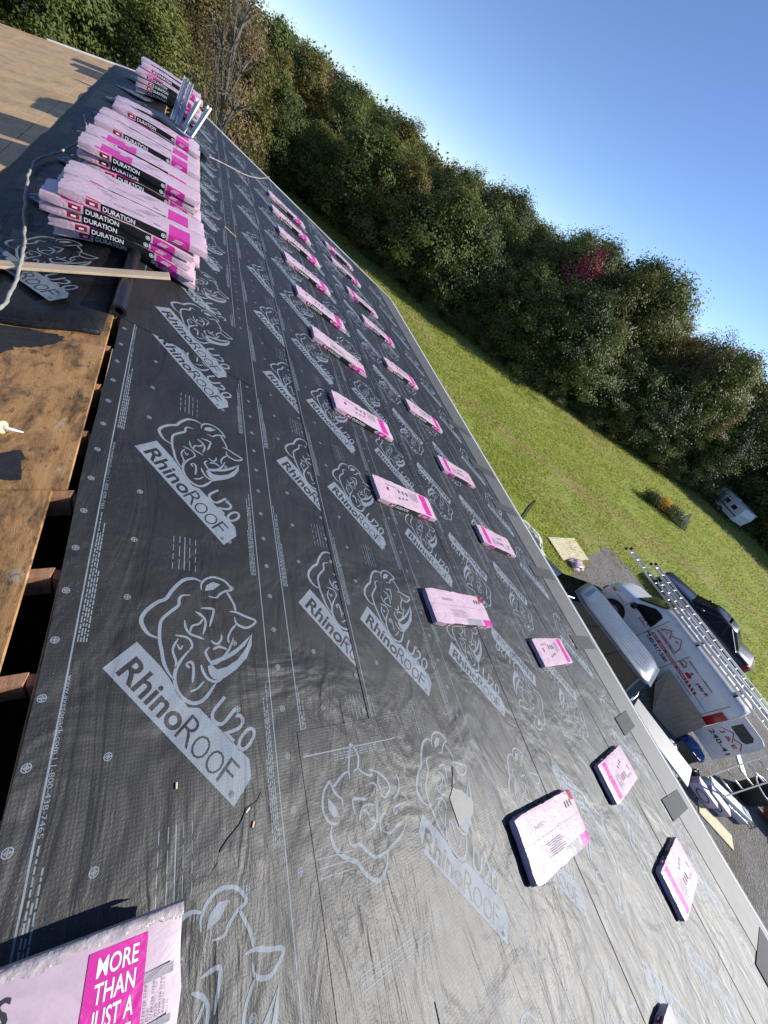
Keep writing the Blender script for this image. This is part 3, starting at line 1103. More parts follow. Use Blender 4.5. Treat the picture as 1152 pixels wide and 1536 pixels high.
def logo_mesh():
    mb = MB()
    for pts, w in STROKES:
        ribbon(mb, pts, w, 0)
    for k, f in enumerate(FILLS):
        mb.add([(x, y, 0.0002 * (k + 1)) for x, y in f], [tuple(range(len(f)))])
    mb.add([(x, y, 0) for x, y in BANNER], [tuple(range(len(BANNER)))])
    z = Vector((0, 0, 0.0007))
    add_text(mb, 'Rhino', E1 * 0.045 + E2 * 0.022 + z, E1, E2, 0.325, 0.092, 0.02, 1)
    add_text(mb, 'R', E1 * 0.375 + E2 * 0.016 + z, E1, E2, 0.075, 0.108, -0.012, 1)
    add_text(mb, 'OO', E1 * 0.452 + E2 * 0.016 + z, E1, E2, 0.155, 0.088, -0.012, 1)
    add_text(mb, 'F', E1 * 0.615 + E2 * 0.016 + z, E1, E2, 0.055, 0.104, -0.012, 1)
    add_text(mb, '®', E1 * 0.69 + E2 * 0.012 + z, E1, E2, 0.022, 0.022, 0, 1)
    add_text(mb, 'U20', E1 * 0.425 + E2 * 0.150, E1, E2, 0.232, 0.112, 0.004, 0)
    me = mb.mesh('printed_logo', [M['print'], M['membrane']])
    bm = bmesh.new()
    bm.from_mesh(me)
    bmesh.ops.triangulate(bm, faces=[f for f in bm.faces if len(f.verts) > 4])
    for f in bm.faces:
        f.normal_update()
        if f.normal.z < 0:
            f.normal_flip()
    bm.to_mesh(me)
    bm.free()
    return me


LOGO = logo_mesh()
ROOFM = Matrix(((CT, 0, ST), (0, 1, 0), (-ST, 0, CT)))
LEFTM = Matrix(((-CT, 0, -ST), (0, -1, 0), (-ST, 0, CT)))


def put_logo(parent, pf, u, v, h, rotz=0.0, me=None, left=False):
    o = link('printed_logo', me or LOGO, parent)
    m = (LEFTM if left else ROOFM) @ Matrix.Rotation(rotz, 3, 'Z')
    o.matrix_local = Matrix.Translation(hp(pf(u, v, h))) @ m.to_4x4()
    return o


def flat_uv(mb, pf, pts, h, mi=0):
    vs = [hp(pf(u, v, h)) for u, v in pts]
    mb.add(vs, [tuple(range(len(vs)))], mi)


def roll_lines(parent, pf, ue, sgn, phase, h, v0, v1, near=False):
    """edge lines, fastener targets, centre dashes and small print along one roll; ue = its edge, sgn = side its width runs to"""
    mb = MB()
    rl = random.Random(int(ue * 1000))

    def line(u, w, a, b):
        n = max(1, int((b - a) / 1.2))
        for i in range(n):
            s, t = a + (b - a) * i / n, a + (b - a) * (i + 1) / n
            d0, d1 = 0.005 * mnoise.noise(Vector((s, u, 0))), 0.005 * mnoise.noise(Vector((t, u, 0)))
            flat_uv(mb, pf, [(u - w / 2 + d0, s), (u + w / 2 + d0, s), (u + w / 2 + d1, t), (u - w / 2 + d1, t)], h)
    line(ue + sgn * 0.128, 0.0055, v0, v1)
    line(ue + sgn * 0.93, 0.005, v0, v1)
    # targets
    lst = []
    v = v0
    while v < v1:
        lst.append((ue + sgn * 0.075, v))
        lst.append((ue + sgn * 0.99, v + 0.07))
        v += 0.2
    v = v0 + phase % 0.3
    while v < v1:
        lst.append((ue + sgn * 0.285, v))
        lst.append((ue + sgn * 0.76, v + 0.1))
        v += 0.3
    for u, v in lst:
        if v > 9:
            continue
        seg = 12 if v < 2.5 else 6
        for r0, r1 in ((0.0105, 0.0135), (0.005, 0.0068)):
            for k in range(seg):
                a, b = 2 * math.pi * k / seg, 2 * math.pi * (k + 1) / seg
                flat_uv(mb, pf, [(u + r0 * math.cos(a), v + r0 * math.sin(a)), (u + r1 * math.cos(a), v + r1 * math.sin(a)),
                                 (u + r1 * math.cos(b), v + r1 * math.sin(b)), (u + r0 * math.cos(b), v + r0 * math.sin(b))], h)
        for du, dv in ((0.013, 0.0014), (0.0014, 0.013)):
            flat_uv(mb, pf, [(u - du, v - dv), (u + du, v - dv), (u + du, v + dv), (u - du, v + dv)], h + 0.0003)
    # centre dashes between the logos
    k0 = int((v0 - phase) / PER) - 1
    for k in range(k0, int((v1 - phase) / PER) + 1):
        a = phase + k * PER + (0.47 if sgn > 0 else -0.67)
        b = a + 0.2
        for q, (du, dl) in enumerate(((0.46, 0.035), (0.49, 0.06), (0.515, 0.2), (0.54, 0.06), (0.57, 0.035))):
            s = a
            while s < b - 0.01:
                t = min(b, s + dl)
                if s > v0 and t < v1:
                    w = 0.004 if q == 2 else 0.003
                    u = ue + sgn * du
                    flat_uv(mb, pf, [(u - w / 2, s), (u + w / 2, s), (u + w / 2, t), (u - w / 2, t)], h)
                s = t + 0.018
        # small print beside the edge lines
        for base, dirn in ((0.142, 1), (0.91, -1)):
            off = phase + k * PER + (0.1 if dirn > 0 else 0.5)
            for ln in range(4):
                u = ue + sgn * (base + dirn * 0.009 * ln)
                s = off
                e = off + (0.62, 0.5, 0.56, 0.3)[ln]
                while s < e:
                    t = s + rl.uniform(0.008, 0.03)
                    if s > v0 and t < v1:
                        flat_uv(mb, pf, [(u - 0.0022, s), (u + 0.0022, s), (u + 0.0022, t), (u - 0.0022, t)], h)
                    s = t + rl.uniform(0.004, 0.008)
        if -2 < phase + k * PER < 4 and near:
            org = hp(pf(ue + sgn * 0.134, phase + k * PER - 0.02, h))
            add_text(mb, 'www.avetopack.com | 1-800-438-7465', org, Vector((0, -1, 0)), (ROOFM @ Vector((1, 0, 0))), 0.46, 0.014, 0.0)
    return mb.build('printed_lines', M['print'], parent, recalc=False)


for i, (u0, u1, lv, sg, ua, ph) in enumerate(STRIPS):
    h = LH[lv]
    st = sheet('membrane_strip', roofp, u0, u1, V0, V1, h, 0.0022, M['membrane'], nu=3, nv=90, wav=0.02, seed=i * 2.7, smooth=False)
    hpn = h + 0.0022 + 0.0009
    k0 = int((-4.2 - ph) / PER)
    v = ph + k0 * PER
    while v < V1 - 0.6:
        if sg < 0 or True:
            if not (i == 0 and 2.7 < v < 3.2):
                put_logo(st, roofp, ua, v, hpn, 0 if sg > 0 else math.pi)
        v += PER
    edge = ua - 0.232 if sg > 0 else ua + 0.232
    roll_lines(st, roofp, edge, sg, ph, hpn - 0.0004, -4.5, V1 - 0.05, near=(i == 0))
    if i == 0:
        put_logo(st, roofp, ua, ph + 2 * PER, hpn)

# second roll lapped over the first at the ridge
lap = sheet('membrane_lap', roofp, 0.047, 1.05, 3.02, 3.9, 0.0100, 0.002, M['membrane'], nu=3, nv=6, wav=0.012, seed=9)
put_logo(lap, roofp, 0.232, 3.42, 0.0129)

# grey membrane along the eave, dark patches over its upper edge
sheet('eave_strip', roofp, 6.40, UE, V0, V1, 0.0112, 0.002, M['grey_strip'], nv=70, wav=0.006, seed=3)
for k, (ua, ub, va, sk) in enumerate([(6.02, 7.06, 1.96, 0.06), (6.08, 7.05, 0.74, 0.0), (6.03, 6.72, -0.40, 0.02), (6.06, 6.98, -1.30, -0.1), (6.12, 7.05, -2.68, -0.08), (5.98, 7.02, 3.38, 0.1), (6.0, 7.05, 4.45, 0.1), (6.0, 7.0, 5.8, 0.1)]):
    mb = MB()
    q = [(ua, va - 0.10), (ub, va - 0.10 + sk), (ub, va + 0.11 + sk), (ua, va + 0.11)]
    mb.slab([hp(roofp(u, v, 0.0136)) for u, v in q], ROOFM @ Vector((0, 0, 0.006)))
    mb.build('eave_patch', M['patch'], house)
# drip edge and gutter
mb = MB()
mb.slab([hp(roofp(UE - 0.015, V0, 0.012)), hp(roofp(UE + 0.03, V0, 0.012)), hp(roofp(UE + 0.03, V1, 0.012)), hp(roofp(UE - 0.015, V1, 0.012))], (0, 0, 0.004))
mb.build('drip_edge', M['white_metal'], house)
mb = MB()
ex, ez = roofp(UE, 0, 0).x, roofp(UE, 0, 0).z
prof = [(0.0, -0.02), (0.0, -0.12), (0.03, -0.135), (0.08, -0.13), (0.105, -0.07), (0.115, -0.02), (0.1, -0.012), (0.108, -0.03), (0.098, -0.07), (0.078, -0.12), (0.03, -0.125), (0.006, -0.115), (0.006, -0.02)]
a = [hp((ex + 0.006 + x, V0, ez + z)) for x, z in prof]
b = [hp((ex + 0.006 + x, V1, ez + z)) for x, z in prof]
n = len(prof)
mb.add(a + b, [(i, (i + 1) % n, n + (i + 1) % n, n + i) for i in range(n)])
mb.build('gutter', M['white_metal'], house)
MB().box(hp((ex - 0.02, (V0 + V1) / 2, ez - 0.11)), (0.03, V1 - V0, 0.18)).build('fascia', M['white_metal'], house)
# far rake trim
for pf, nm, ua, ub in ((roofp, 'rake_trim', 0.06, UE + 0.02), (leftp, 'rake_trim', 0.3, 2.2)):
    mb = MB()
    mb.slab([hp(pf(ua, V1, 0.0)), hp(pf(ub, V1, 0.0)), hp(pf(ub, V1 + 0.035, 0.0)), hp(pf(ua, V1 + 0.035, 0.0))], hp(pf(0, 0, 0.022)) - hp(pf(0, 0, 0)))
    mb.build(nm, M['white_metal'], house)

# scrap of membrane laid crosswise, with a turned rhino head
scrap = sheet('membrane_scrap', roofp, 1.06, 1.73, -0.82, 0.26, 0.0084, 0.0009, M['membrane'], nu=4, nv=6, wav=0.02, seed=6)
mb = MB()
for pts, w in STROKES:
    q = [(1.59 - y, -0.50 + x) for x, y in pts]
    if max(p[0] for p in q) < 1.71 and min(p[0] for p in q) > 1.08:
        ribbon(mb, q, w, 0)
for f in FILLS[:1]:
    mb.add([(1.59 - y, -0.50 + x, 0.0002) for x, y in f], [tuple(range(len(f)))])


def seg2(a, b, w):
    d = (Vector(b) - Vector(a)).normalized()
    n_ = Vector((-d.y, d.x)) * w / 2
    mb.add([(a[0] + n_.x, a[1] + n_.y, 0), (b[0] + n_.x, b[1] + n_.y, 0), (b[0] - n_.x, b[1] - n_.y, 0), (a[0] - n_.x, a[1] - n_.y, 0)], [(0, 1, 2, 3)])


seg2((1.07, 0.152), (1.70, 0.132), 0.006)
for q in range(3):
    for s in range(9):
        seg2((1.25 + s * 0.035, 0.128 - q * 0.012), (1.278 + s * 0.035, 0.127 - q * 0.012), 0.004)
    seg2((1.07, -0.22 - 0.03 * q), (1.27, -0.245 - 0.03 * q), 0.004)
    seg2((1.2, -0.60 - 0.02 * q), (1.62, -0.62 - 0.02 * q), 0.004)
mb.v = [tuple(hp(roofp(x, y, 0.0103 + z))) for x, y, z in mb.v]
mb.build('printed_logo', M['print'], scrap, recalc=False)
# torn hole, with the shade of its edge and of a crease painted on
mb = MB()
tear = [(2.19, -0.10), (2.18, -0.18), (2.21, -0.24), (2.28, -0.31), (2.24, -0.36), (2.07, -0.38), (2.06, -0.24), (2.12, -0.20)]
flat_uv(mb, roofp, tear, 0.0114)
mb.build('torn_flap', simple('torn_membrane_back', (0.20, 0.195, 0.18), 0.6, 0, 0.2, 30), house)
mb = MB()
flat_uv(mb, roofp, [(2.19, -0.09), (2.20, -0.14), (2.19, -0.19), (2.215, -0.235), (2.15, -0.215), (2.11, -0.19), (2.16, -0.185), (2.165, -0.13)], 0.0128)
mb.build('tear_shadow', M['black'], house)  # flat black sliver painted as the shade beside the hole
mb = MB()
for q in range(9):
    t0, t1 = q / 9, (q + 1) / 9
    P_ = lambda t: (0.62 + 0.25 * t + 0.012 * math.sin(t * 17), -0.14 + 0.22 * t ** 0.8 + 0.008 * math.sin(t * 29))
    a_, b_ = P_(t0), P_(t1)
    w0, w1 = 0.007 * math.sin(math.pi * min(1, t0 * 1.0 + .02)), 0.007 * math.sin(math.pi * min(1, t1 * .98 + .02))
    flat_uv(mb, roofp, [(a_[0], a_[1] - w0), (b_[0], b_[1] - w1), (b_[0], b_[1] + w1), (a_[0], a_[1] + w0)], 0.0118)
mb.build('crease_shadow', M['black'], house)  # flat black strip standing in for the shade along the fold

# rafters in the ridge opening
v = 0.572 - 0.41 * 12
while v < V1:
    mb = MB()
    mb.slab([hp(leftp(-0.012, v - 0.02, -0.017)), hp(leftp(0.9, v - 0.02, -0.017)), hp(leftp(0.9, v + 0.02, -0.017)), hp(leftp(-0.022, v + 0.02, -0.017))], hp((0, 0, -0.14)) - hp((0, 0, 0)))
    mb.build('rafter', M['rafter'], house)
    mb = MB()
    mb.slab([hp(roofp(0.03, v - 0.02, -0.022)), hp(roofp(0.9, v - 0.02, -0.022)), hp(roofp(0.9, v + 0.02, -0.022)), hp(roofp(0.03, v + 0.02, -0.022))], hp((0, 0, -0.14)) - hp((0, 0, 0)))
    mb.build('rafter', M['rafter'], house)
    v += 0.41

# left slope: old plywood sheets near, newer ones beyond, membrane over the far part
def ply_sheet(u0, u1, v0, v1, mat, h=0.0, nick=0.004, seed=0.0):
    return sheet('plywood_sheet', leftp, u0, u1, v0, v1, -0.016 + h, 0.015, mat, nu=2, nv=10, wav=nick, seed=seed)


ply_sheet(0.002, 1.22, 1.412, 3.85, M['ply'], 0.001, 0.006, 1)
ply_sheet(0.055, 1.22, -1.03, 1.400, M['ply'], 0, 0.008, 2)
ply_sheet(0.03, 1.22, -3.48, -1.04, M['ply'], 0, 0.006, 3)
for k in range(4):
    ply_sheet(0.03, 1.22, 3.86 + k * 2.445, min(V1, 3.86 + (k + 1) * 2.445 - 0.006), M['ply_new'], 0, 0.003, 4 + k)
for r in range(1, 5):
    v = -3.48 + (1.22 if r % 2 else 0)
    while v < V1:
        ply_sheet(0.003 + r * 1.223, r * 1.223 + 1.22, v, min(V1, v + 2.439), M['ply_new'], 0.0005 * (r % 2), 0.003, r * 7 + v)
        v += 2.445
ml = sheet('membrane_sheet', leftp, 0.025, 1.08, 2.74, V1, 0.001, 0.003, M['membrane_left'], nu=10, nv=50, wav=0.03, seed=12, hump=0.03, smooth=True)
for v in (3.25, 4.47, 5.69, 6.9, 8.13, 9.35, 10.6, 11.8):
    lo = put_logo(ml, leftp, 0.72, v + 0.12, 0.034, 0, left=True)
    lo.matrix_local = Matrix.Translation(hp(leftp(0.83, v + 0.30, 0.036))) @ (Matrix(((CT, 0, -ST), (0, 1, 0), (ST, 0, CT)))).to_4x4()
# rolled front edge of that sheet
mb = MB()
mb.tube([hp(leftp(0.04 + 0.1 * i, 2.735 + 0.012 * math.sin(i * 1.3), 0.016)) for i in range(12)], 0.02, 10)
mb.build('rolled_edge', M['membrane_left'], house, True)
# torn black felt left on the old plywood
def felt(pts, seed):
    mb = MB()
    P = []
    n_ = len(pts)
    rl = random.Random(seed)
    for i, p in enumerate(pts):
        q = pts[(i + 1) % n_]
        for k in range(5):
            t = k / 5
            P.append((p[0] + (q[0] - p[0]) * t + rl.uniform(-.012, .012), p[1] + (q[1] - p[1]) * t + rl.uniform(-.012, .012)))
    mb.slab([hp(leftp(u, v_, 0.0012)) for u, v_ in P], hp(leftp(0, 0, 0.0035)) - hp(leftp(0, 0, 0.001)))
    return mb.build('felt_remnant', M['tar'], house)


felt([(0.62, 2.72), (0.24, 2.68), (0.20, 2.62), (0.30, 2.53), (0.41, 2.49), (0.46, 2.38), (0.62, 2.42)], 1)
felt([(0.20, 1.64), (0.17, 1.47), (0.36, 1.43), (0.40, 1.58)], 2)
felt([(0.9, 2.3), (0.5, 2.2), (0.52, 1.9), (0.9, 1.95)], 3)

# ------------------------------------------------------------------ shingle bundles
BL, BW, BT = 1.0, 0.335, 0.062


def droopf(x, d):
    return -d * (abs(x) / 0.5) ** 1.7


def bundle_meshes(seed, droop, layout):
    xb = [-.5, -.47, -.42, -.38, -.34, -.30, -.265, -.25, -.2, -.15, -.1, -.05, 0, .05, .1, .15, .185, .2, .24, .28, .32, .36, .40, .44, .475, .5]
    yb = [-.1675, -.15, -.10, -.05, 0, .05, .10, .15, .1675]
    zb = [0, .012, .031, .05, .062]
    vid = {}
    mb = MB()

    def vtx(x, y, z):
        key = (round(x, 4), round(y, 4), round(z, 4))
        if key not in vid:
            p = Vector((x, y, z))
            # soft, wrinkled wrap
            k = (0.0045 * nz((x, y, z), 14, seed) + 0.003 * nz((x, y, z), 34, seed + 5)) * (0.15 if layout == 'starter' else 1)
            end = max(0, abs(x) - 0.42) / 0.08
            px = x * (1 - 0.0) + 0.012 * nz((x, y * 3, z * 8), 9, seed + 2) * (1 if abs(x) > .49 else 0)
            py = y * (1 - 0.05 * end) + 0.006 * nz((x * 2, y, z * 6), 8, seed + 3) * (1 if abs(y) > .16 else 0)
            pz = z + (k if z > 0.02 else 0) - 0.008 * end * (1 if z > 0.03 else -0.5)
            if (abs(x) > .49) + (abs(y) > .16) + (z > .06 or z < .001) >= 2:      # rounded edges
                px *= 0.997
                py *= 0.988
                pz = pz - 0.0015 if z > .03 else pz + 0.0015
            vid[key] = len(mb.v)
            mb.v.append((px, py, pz + droopf(x, droop)))
        return vid[key]

    def top_mat(x, y):
        j = 0.012 * nz((x, y, 0), 25, seed)
        if layout == 'roof':
            if .27 + j < x < .40 + j and abs(y) < .15:
                return 2
            if -.34 < x < -.30 and .0 < y < .06:
                return 3
        elif layout == 'plain':
            if x > .30 + j and y < -.10:
                return 2
            if -.02 + j < x < .27 and y < -.12 + j:
                return 4
            if x > .40 and y > .12:
                return 3
        elif layout == 'stack':
            if .20 + j < x < .36 + j and y < .03 + j:
                return 2
            if -.35 < x < -.25 and -.17 < y < -.14:
                return 3
        elif layout == 'stack2':
            if -.36 + j < x < -.12 + j and y < .02 + j * 3:
                return 2
        elif layout == 'starter':
            return 0
        return 0

    def side_mat(x, z, s):
        if s > 0 and layout not in ('roof', 'plain'):
            return 0
        if -.34 < x < -.265 and .01 < z < .055:
            return 3
        if -.25 < x < .185:
            return 1
        if .2 < x < .36:
            return 2
        return 0

    for i in range(len(xb) - 1):
        for j in range(len(yb) - 1):
            xm, ym = (xb[i] + xb[i + 1]) / 2, (yb[j] + yb[j + 1]) / 2
            for z, rev in ((0, True), (.062, False)):
                q = [vtx(xb[i], yb[j], z), vtx(xb[i + 1], yb[j], z), vtx(xb[i + 1], yb[j + 1], z), vtx(xb[i], yb[j + 1], z)]
                mb.f.append(tuple(q[::-1] if rev else q))
                mb.m.append(0 if rev else top_mat(xm, ym))
        for k in range(len(zb) - 1):
            xm, zm = (xb[i] + xb[i + 1]) / 2, (zb[k] + zb[k + 1]) / 2
            for y, rev in ((-.1675, False), (.1675, True)):
                q = [vtx(xb[i], y, zb[k]), vtx(xb[i + 1], y, zb[k]), vtx(xb[i + 1], y, zb[k + 1]), vtx(xb[i], y, zb[k + 1])]
                mb.f.append(tuple(q[::-1] if rev else q))
                mb.m.append(side_mat(xm, zm, y) if layout != 'starter' else 0)
    for j in range(len(yb) - 1):
        for k in range(len(zb) - 1):
            for x, rev in ((-.5, True), (.5, False)):
                q = [vtx(x, yb[j], zb[k]), vtx(x, yb[j + 1], zb[k]), vtx(x, yb[j + 1], zb[k + 1]), vtx(x, yb[j], zb[k + 1])]
                mb.f.append(tuple(q[::-1] if rev else q))
                mb.m.append(0 if 0 < k < 3 or layout != 'roof' else 0)
    wrap = mb.mesh('wrap', [M['w_flat'] if layout == 'starter' else M['w_pink'], M['w_black'], M['w_mag'], M['w_red'], M['w_grey']], True)
    wrap.set_sharp_from_angle(angle=R(38))
    # lettering
    lt = MB()
    yf = -0.1675 - 0.0052
    add_text(lt, 'DURATION', (-.235, yf, .014), (1, 0, 0), (0, 0, 1), 0.205, 0.034, 0.012, 0)
    if layout != 'starter':
        for r0, r1 in ((0.012, 0.016), (0.0, 0.007)):
            for k in range(14):
                a, b = 2 * math.pi * k / 14, 2 * math.pi * (k + 1) / 14
                lt.add([(.165 + r * math.cos(t), yf, .031 + r * math.sin(t)) for r, t in ((r0, a), (r1, a), (r1, b), (r0, b))], [(0, 1, 2, 3)])
        for q in range(3):
            lt.box((.262 + .01 * q, yf, .022 + .01 * q), (.06, .001, .003))
        lt.box((-.30, yf, .031), (.03, .001, .012))
    lt2 = MB()
    zt = BT + 0.0052
    if layout.startswith('stack'):
        add_text(lt2, 'DURATION', (-.17, -.085, zt), (1, 0, 0), (0, 1, 0), 0.20, 0.022, 0.01)
        for q in range(3):
            lt2.box((.02 + q * .03, .02 + .03 * q, zt), (.10, .006, .0006))
            lt2.box((-.2 - q * .03, .04 + .03 * q, zt), (.07, .005, .0006))
        lt2.box((.12, -.11, zt), (.05, .012, .0006))
    elif layout == 'plain':
        for q in range(26):
            lt2.box((-.48 + q * .038, .012 + .006 * nz((q, 0, 0), .7, 2), zt), (.02, .003, .0006))
        for q in range(7):
            lt2.box((-.1 + .02 * (q % 3), -.03 - .011 * q, zt), (.26 - .02 * (q % 4), .0035, .0006))
        for q in range(3):
            lt2.box((.3 + q * .05, .09, zt), (.02, .04, .0006))
        add_text(lt2, 'DURATION', (-.30, .06, zt), (1, 0, 0), (0, 1, 0), 0.17, 0.024, 0.01)
    elif layout == 'roof':
        for q in range(3):
            lt2.lathe((-.16 + q * .07, -.06 + q * .012, zt), [(0.0, 0.0005), (0.016, 0.0005)], 10)
            lt2.box((-.12 + q * .07, .05, zt), (.03, .05, .0006))
        for q in range(5):
            lt2.box((.08 + q * .03, .06 - .02 * (q % 2), zt), (.006, .12, .0006))
        add_text(lt2, 'DURATION', (-.33, .075, zt), (1, 0, 0), (0, 1, 0), 0.17, 0.024, 0.01)
    for m_ in (lt, lt2):
        m_.v = [(x, y, z + droopf(x, droop)) for x, y, z in m_.v]
    return wrap, lt.mesh('lettering', M['paper']), (lt2.mesh('top_lettering', M['ink_grey']) if lt2.v else None)


def make_bundle(meshes, label, loc, rot, group):
    o = thing('shingle_bundle', label, 'shingle bundle', loc, rot, group)
    wrap, lt, lt2 = meshes
    link('wrap', wrap, o)
    link('lettering', lt, o)
    if lt2 is not None:
        link('top_lettering', lt2, o)
    return o


ROOFB = [bundle_meshes(s, 0.0, 'roof') for s in (1.0, 7.7, 13.1)]
PLAINB = [bundle_meshes(s, 0.0, 'plain') for s in (3.3, 9.1)]
rowA = [(2.10, 11.12, 5), (2.06, 10.01, 4), (2.05, 8.74, 5), (2.00, 7.40, 5), (2.03, 6.12, 1), (2.10, 4.92, 0), (2.09, 3.42, 3), (2.33, 2.16, 0), (2.54, 0.86, 1), (2.58, -0.84, -2)]
rowB = [(3.89, 11.62, 1), (3.81, 10.44, 3), (3.90, 8.89, 2), (4.00, 7.66, 1), (4.07, 6.10, 5), (4.14, 4.80, 2), (4.31, 3.46, 1), (4.46, 2.10, -4), (4.40, 0.43, 1), (4.47, -0.86, 0), (4.68, -1.75, -2), (2.62, -2.03, -1)]
ORD = ['nearest', 'second', 'third', 'fourth', 'fifth', 'sixth', 'seventh', 'eighth', 'ninth', 'tenth', 'eleventh', 'farthest']
rb = random.Random(3)
nA = len(rowA)
for i, (u, v, yaw) in enumerate(rowA):
    o_ = nA - 1 - i
    lab = ('%s pink shingle bundle of the upper row lying on the black roof' % (ORD[o_] if i else 'farthest'))
    if i == nA - 2:
        lab = 'pink shingle bundle with wrinkled torn wrap, second nearest in the upper row'
    c = roofp(u + 0.5, v + 0.165, 0.0098)
    rot = ROOFM @ Matrix.Rotation(R(yaw + rb.uniform(-2.2, 2.2)), 3, 'Z')
    if o_ < 2:
        pass
    make_bundle(PLAINB[o_ % 2] if o_ in (0, 1, 4) else ROOFB[i % 3], lab, c, rot, 'shingle bundles laid out on the roof')
nB = len(rowB)
FLIP = {4: False, 5: False, 6: True, 7: True, 8: False, 9: True, 10: True, 11: True, 0: True, 1: False, 2: True}
for i, (u, v, yaw) in enumerate(rowB):
    o_ = nB - 1 - i
    if o_ == 0:
        lab = 'pink shingle bundle cut off by the bottom edge of the picture, lowest on the roof'
    else:
        lab = '%s pink shingle bundle of the lower row near the eave' % (ORD[o_ - 1] if i else 'farthest')
    c = roofp(u + 0.5, v + 0.165, 0.0098)
    rot = ROOFM @ Matrix.Rotation(R(yaw + rb.uniform(-2.2, 2.2) + (180 if FLIP.get(i) else 0)), 3, 'Z')
    make_bundle(ROOFB[(i + 1) % 3], lab, c, rot, 'shingle bundles laid out on the roof')

STK = {}
for lv in range(6):
    for lay in ('stack', 'stack2'):
        STK[(lv, lay)] = bundle_meshes(20 + lv * 3 + (1 if lay == 'stack' else 0), max(0.015, 0.10 - lv * 0.021), lay)
stacks = [(3.97, 5, 0), (4.325, 5, 0), (5.22, 5, 1), (5.58, 5, 1), (6.12, 5, 2), (6.48, 5, 2), (7.5, 4, 3), (7.86, 4, 3), (10.75, 4, 4), (11.1, 5, 4), (11.6, 5, 4)]
SNAME = ['nearest ridge stack', 'second ridge stack', 'third ridge stack', 'fourth ridge stack', 'farthest ridge stack behind the metal channels']
LEV = ['bottom', 'second', 'third', 'fourth', 'top', 'sixth']
seen = {}
for y, n_, g in stacks:
    colw = 'front' if g not in seen else ('back' if seen[g] == 1 else 'rearmost')
    seen[g] = seen.get(g, 0) + 1
    zc = 0.012
    for lv in range(n_):
        mesh_ = STK[(lv, 'stack' if (lv + g) % 2 == 0 else 'stack2')]
        dx = rb.uniform(-.035, .035)
        if g == 0 and colw == 'front':
            dx = [-0.02, -0.01, -0.06, -0.05, 0.05][lv]
            if lv == 0:
                dx = 0.01
        lname = 'top' if lv == n_ - 1 else LEV[lv]
        lab = '%s bundle in the %s column of the %s' % (lname, colw, SNAME[g])
        make_bundle(mesh_, lab, (dx, y + BW / 2 + rb.uniform(-.015, .015) + (0.06 if (lv == 0 and colw == 'front') else 0), zc), Matrix.Rotation(R(rb.uniform(-2, 2)), 3, 'Z'), 'shingle bundles stacked on the ridge')
        zc += BT - 0.002

# starter bundle at the photographer's feet
ms = bundle_meshes(71, 0.06, 'starter')
sb = thing('starter_bundle', 'large pink bundle with magenta panel and white slogan in the bottom left corner', 'shingle bundle', (0.0, -0.29, 0.03), Matrix.Rotation(R(-3), 3, 'Z'))
link('wrap', ms[0], sb)
mb = MB()
zt = BT + 0.0016


def dz(mbx, start=0):
    mbx.v = mbx.v[:start] + [(x, y, z + droopf(x, 0.06)) for x, y, z in mbx.v[start:]]


def panel(x0, x1, y0, y1, z, mi=0):
    n_ = 8
    for i in range(n_):
        a, b = x0 + (x1 - x0) * i / n_, x0 + (x1 - x0) * (i + 1) / n_
        mb.add([(a, y0, z), (b, y0, z), (b, y1, z), (a, y1, z)], [(0, 1, 2, 3)], mi)


panel(0.282, 0.412, -0.16, 0.136, zt)
dz(mb)
mb.build('magenta_panel', M['w_mag'], sb, recalc=False)
mb = MB()
for q, (wd, wl) in enumerate((('MORE', 0.09), ('THAN', 0.088), ('JUST A', 0.09), ('ROOF', 0.088))):
    add_text(mb, wd, (0.303, 0.088 - q * 0.045, zt + 0.0008), (1, 0, 0), (0, 1, 0), wl, 0.036, 0.011)
dz(mb)
mb.build('slogan', M['paper'], sb, recalc=False)
mb = MB()
add_text(mb, 'SHINGLES', (-0.13, 0.072, zt), (1, 0, 0), (0, 1, 0), 0.275, 0.05, 0.014)
dz(mb)
mb.build('title_lettering', M['ink'], sb, recalc=False)
mb = MB()
panel(0.412, 0.482, 0.038, 0.058, zt)
panel(0.412, 0.482, -0.048, -0.034, zt)
dz(mb)
mb.build('grey_label', M['w_grey'], sb, recalc=False)
mb = MB()
for q in range(6):
    add_text(mb, 'STARTER STRIP' if q % 2 == 0 else 'PLUS', (0.424 + q * 0.0102, -0.030, zt + 0.0004), (0, 1, 0), (-1, 0, 0), 0.066 if q % 2 == 0 else 0.022, 0.0065, 0.004)
dz(mb)
mb.build('label_lettering', M['ink_grey'], sb, recalc=False)
mb = MB()
mb.v, mb.f, mb.m = [], [], []
rf = random.Random(8)
prev = None
for i in range(81):
    x0 = -0.5 + i * 0.0125
    ya = 0.145 + 0.012 * nz((x0, 0, 0), 9, 3) + 0.004 * rf.uniform(-1, 1)
    ring_ = [(x0, ya, zt + 0.0005), (x0, (ya + 0.168) / 2, zt + 0.003 + 0.004 * nz((x0, 0, 0), 30, 1)), (x0, 0.170, zt - 0.004), (x0, 0.172, 0.02)]
    mb.v += ring_
    if i:
        b_ = (i - 1) * 4
        for q in range(3):
            mb.f.append((b_ + q, b_ + q + 4, b_ + q + 5, b_ + q + 1))
            mb.m.append(0)
dz(mb)
mb.build('clear_film', simple('clear_film', (0.42, 0.36, 0.36), 0.16, 0, 0.35, 40, 0.006, 50), sb, True, recalc=False)

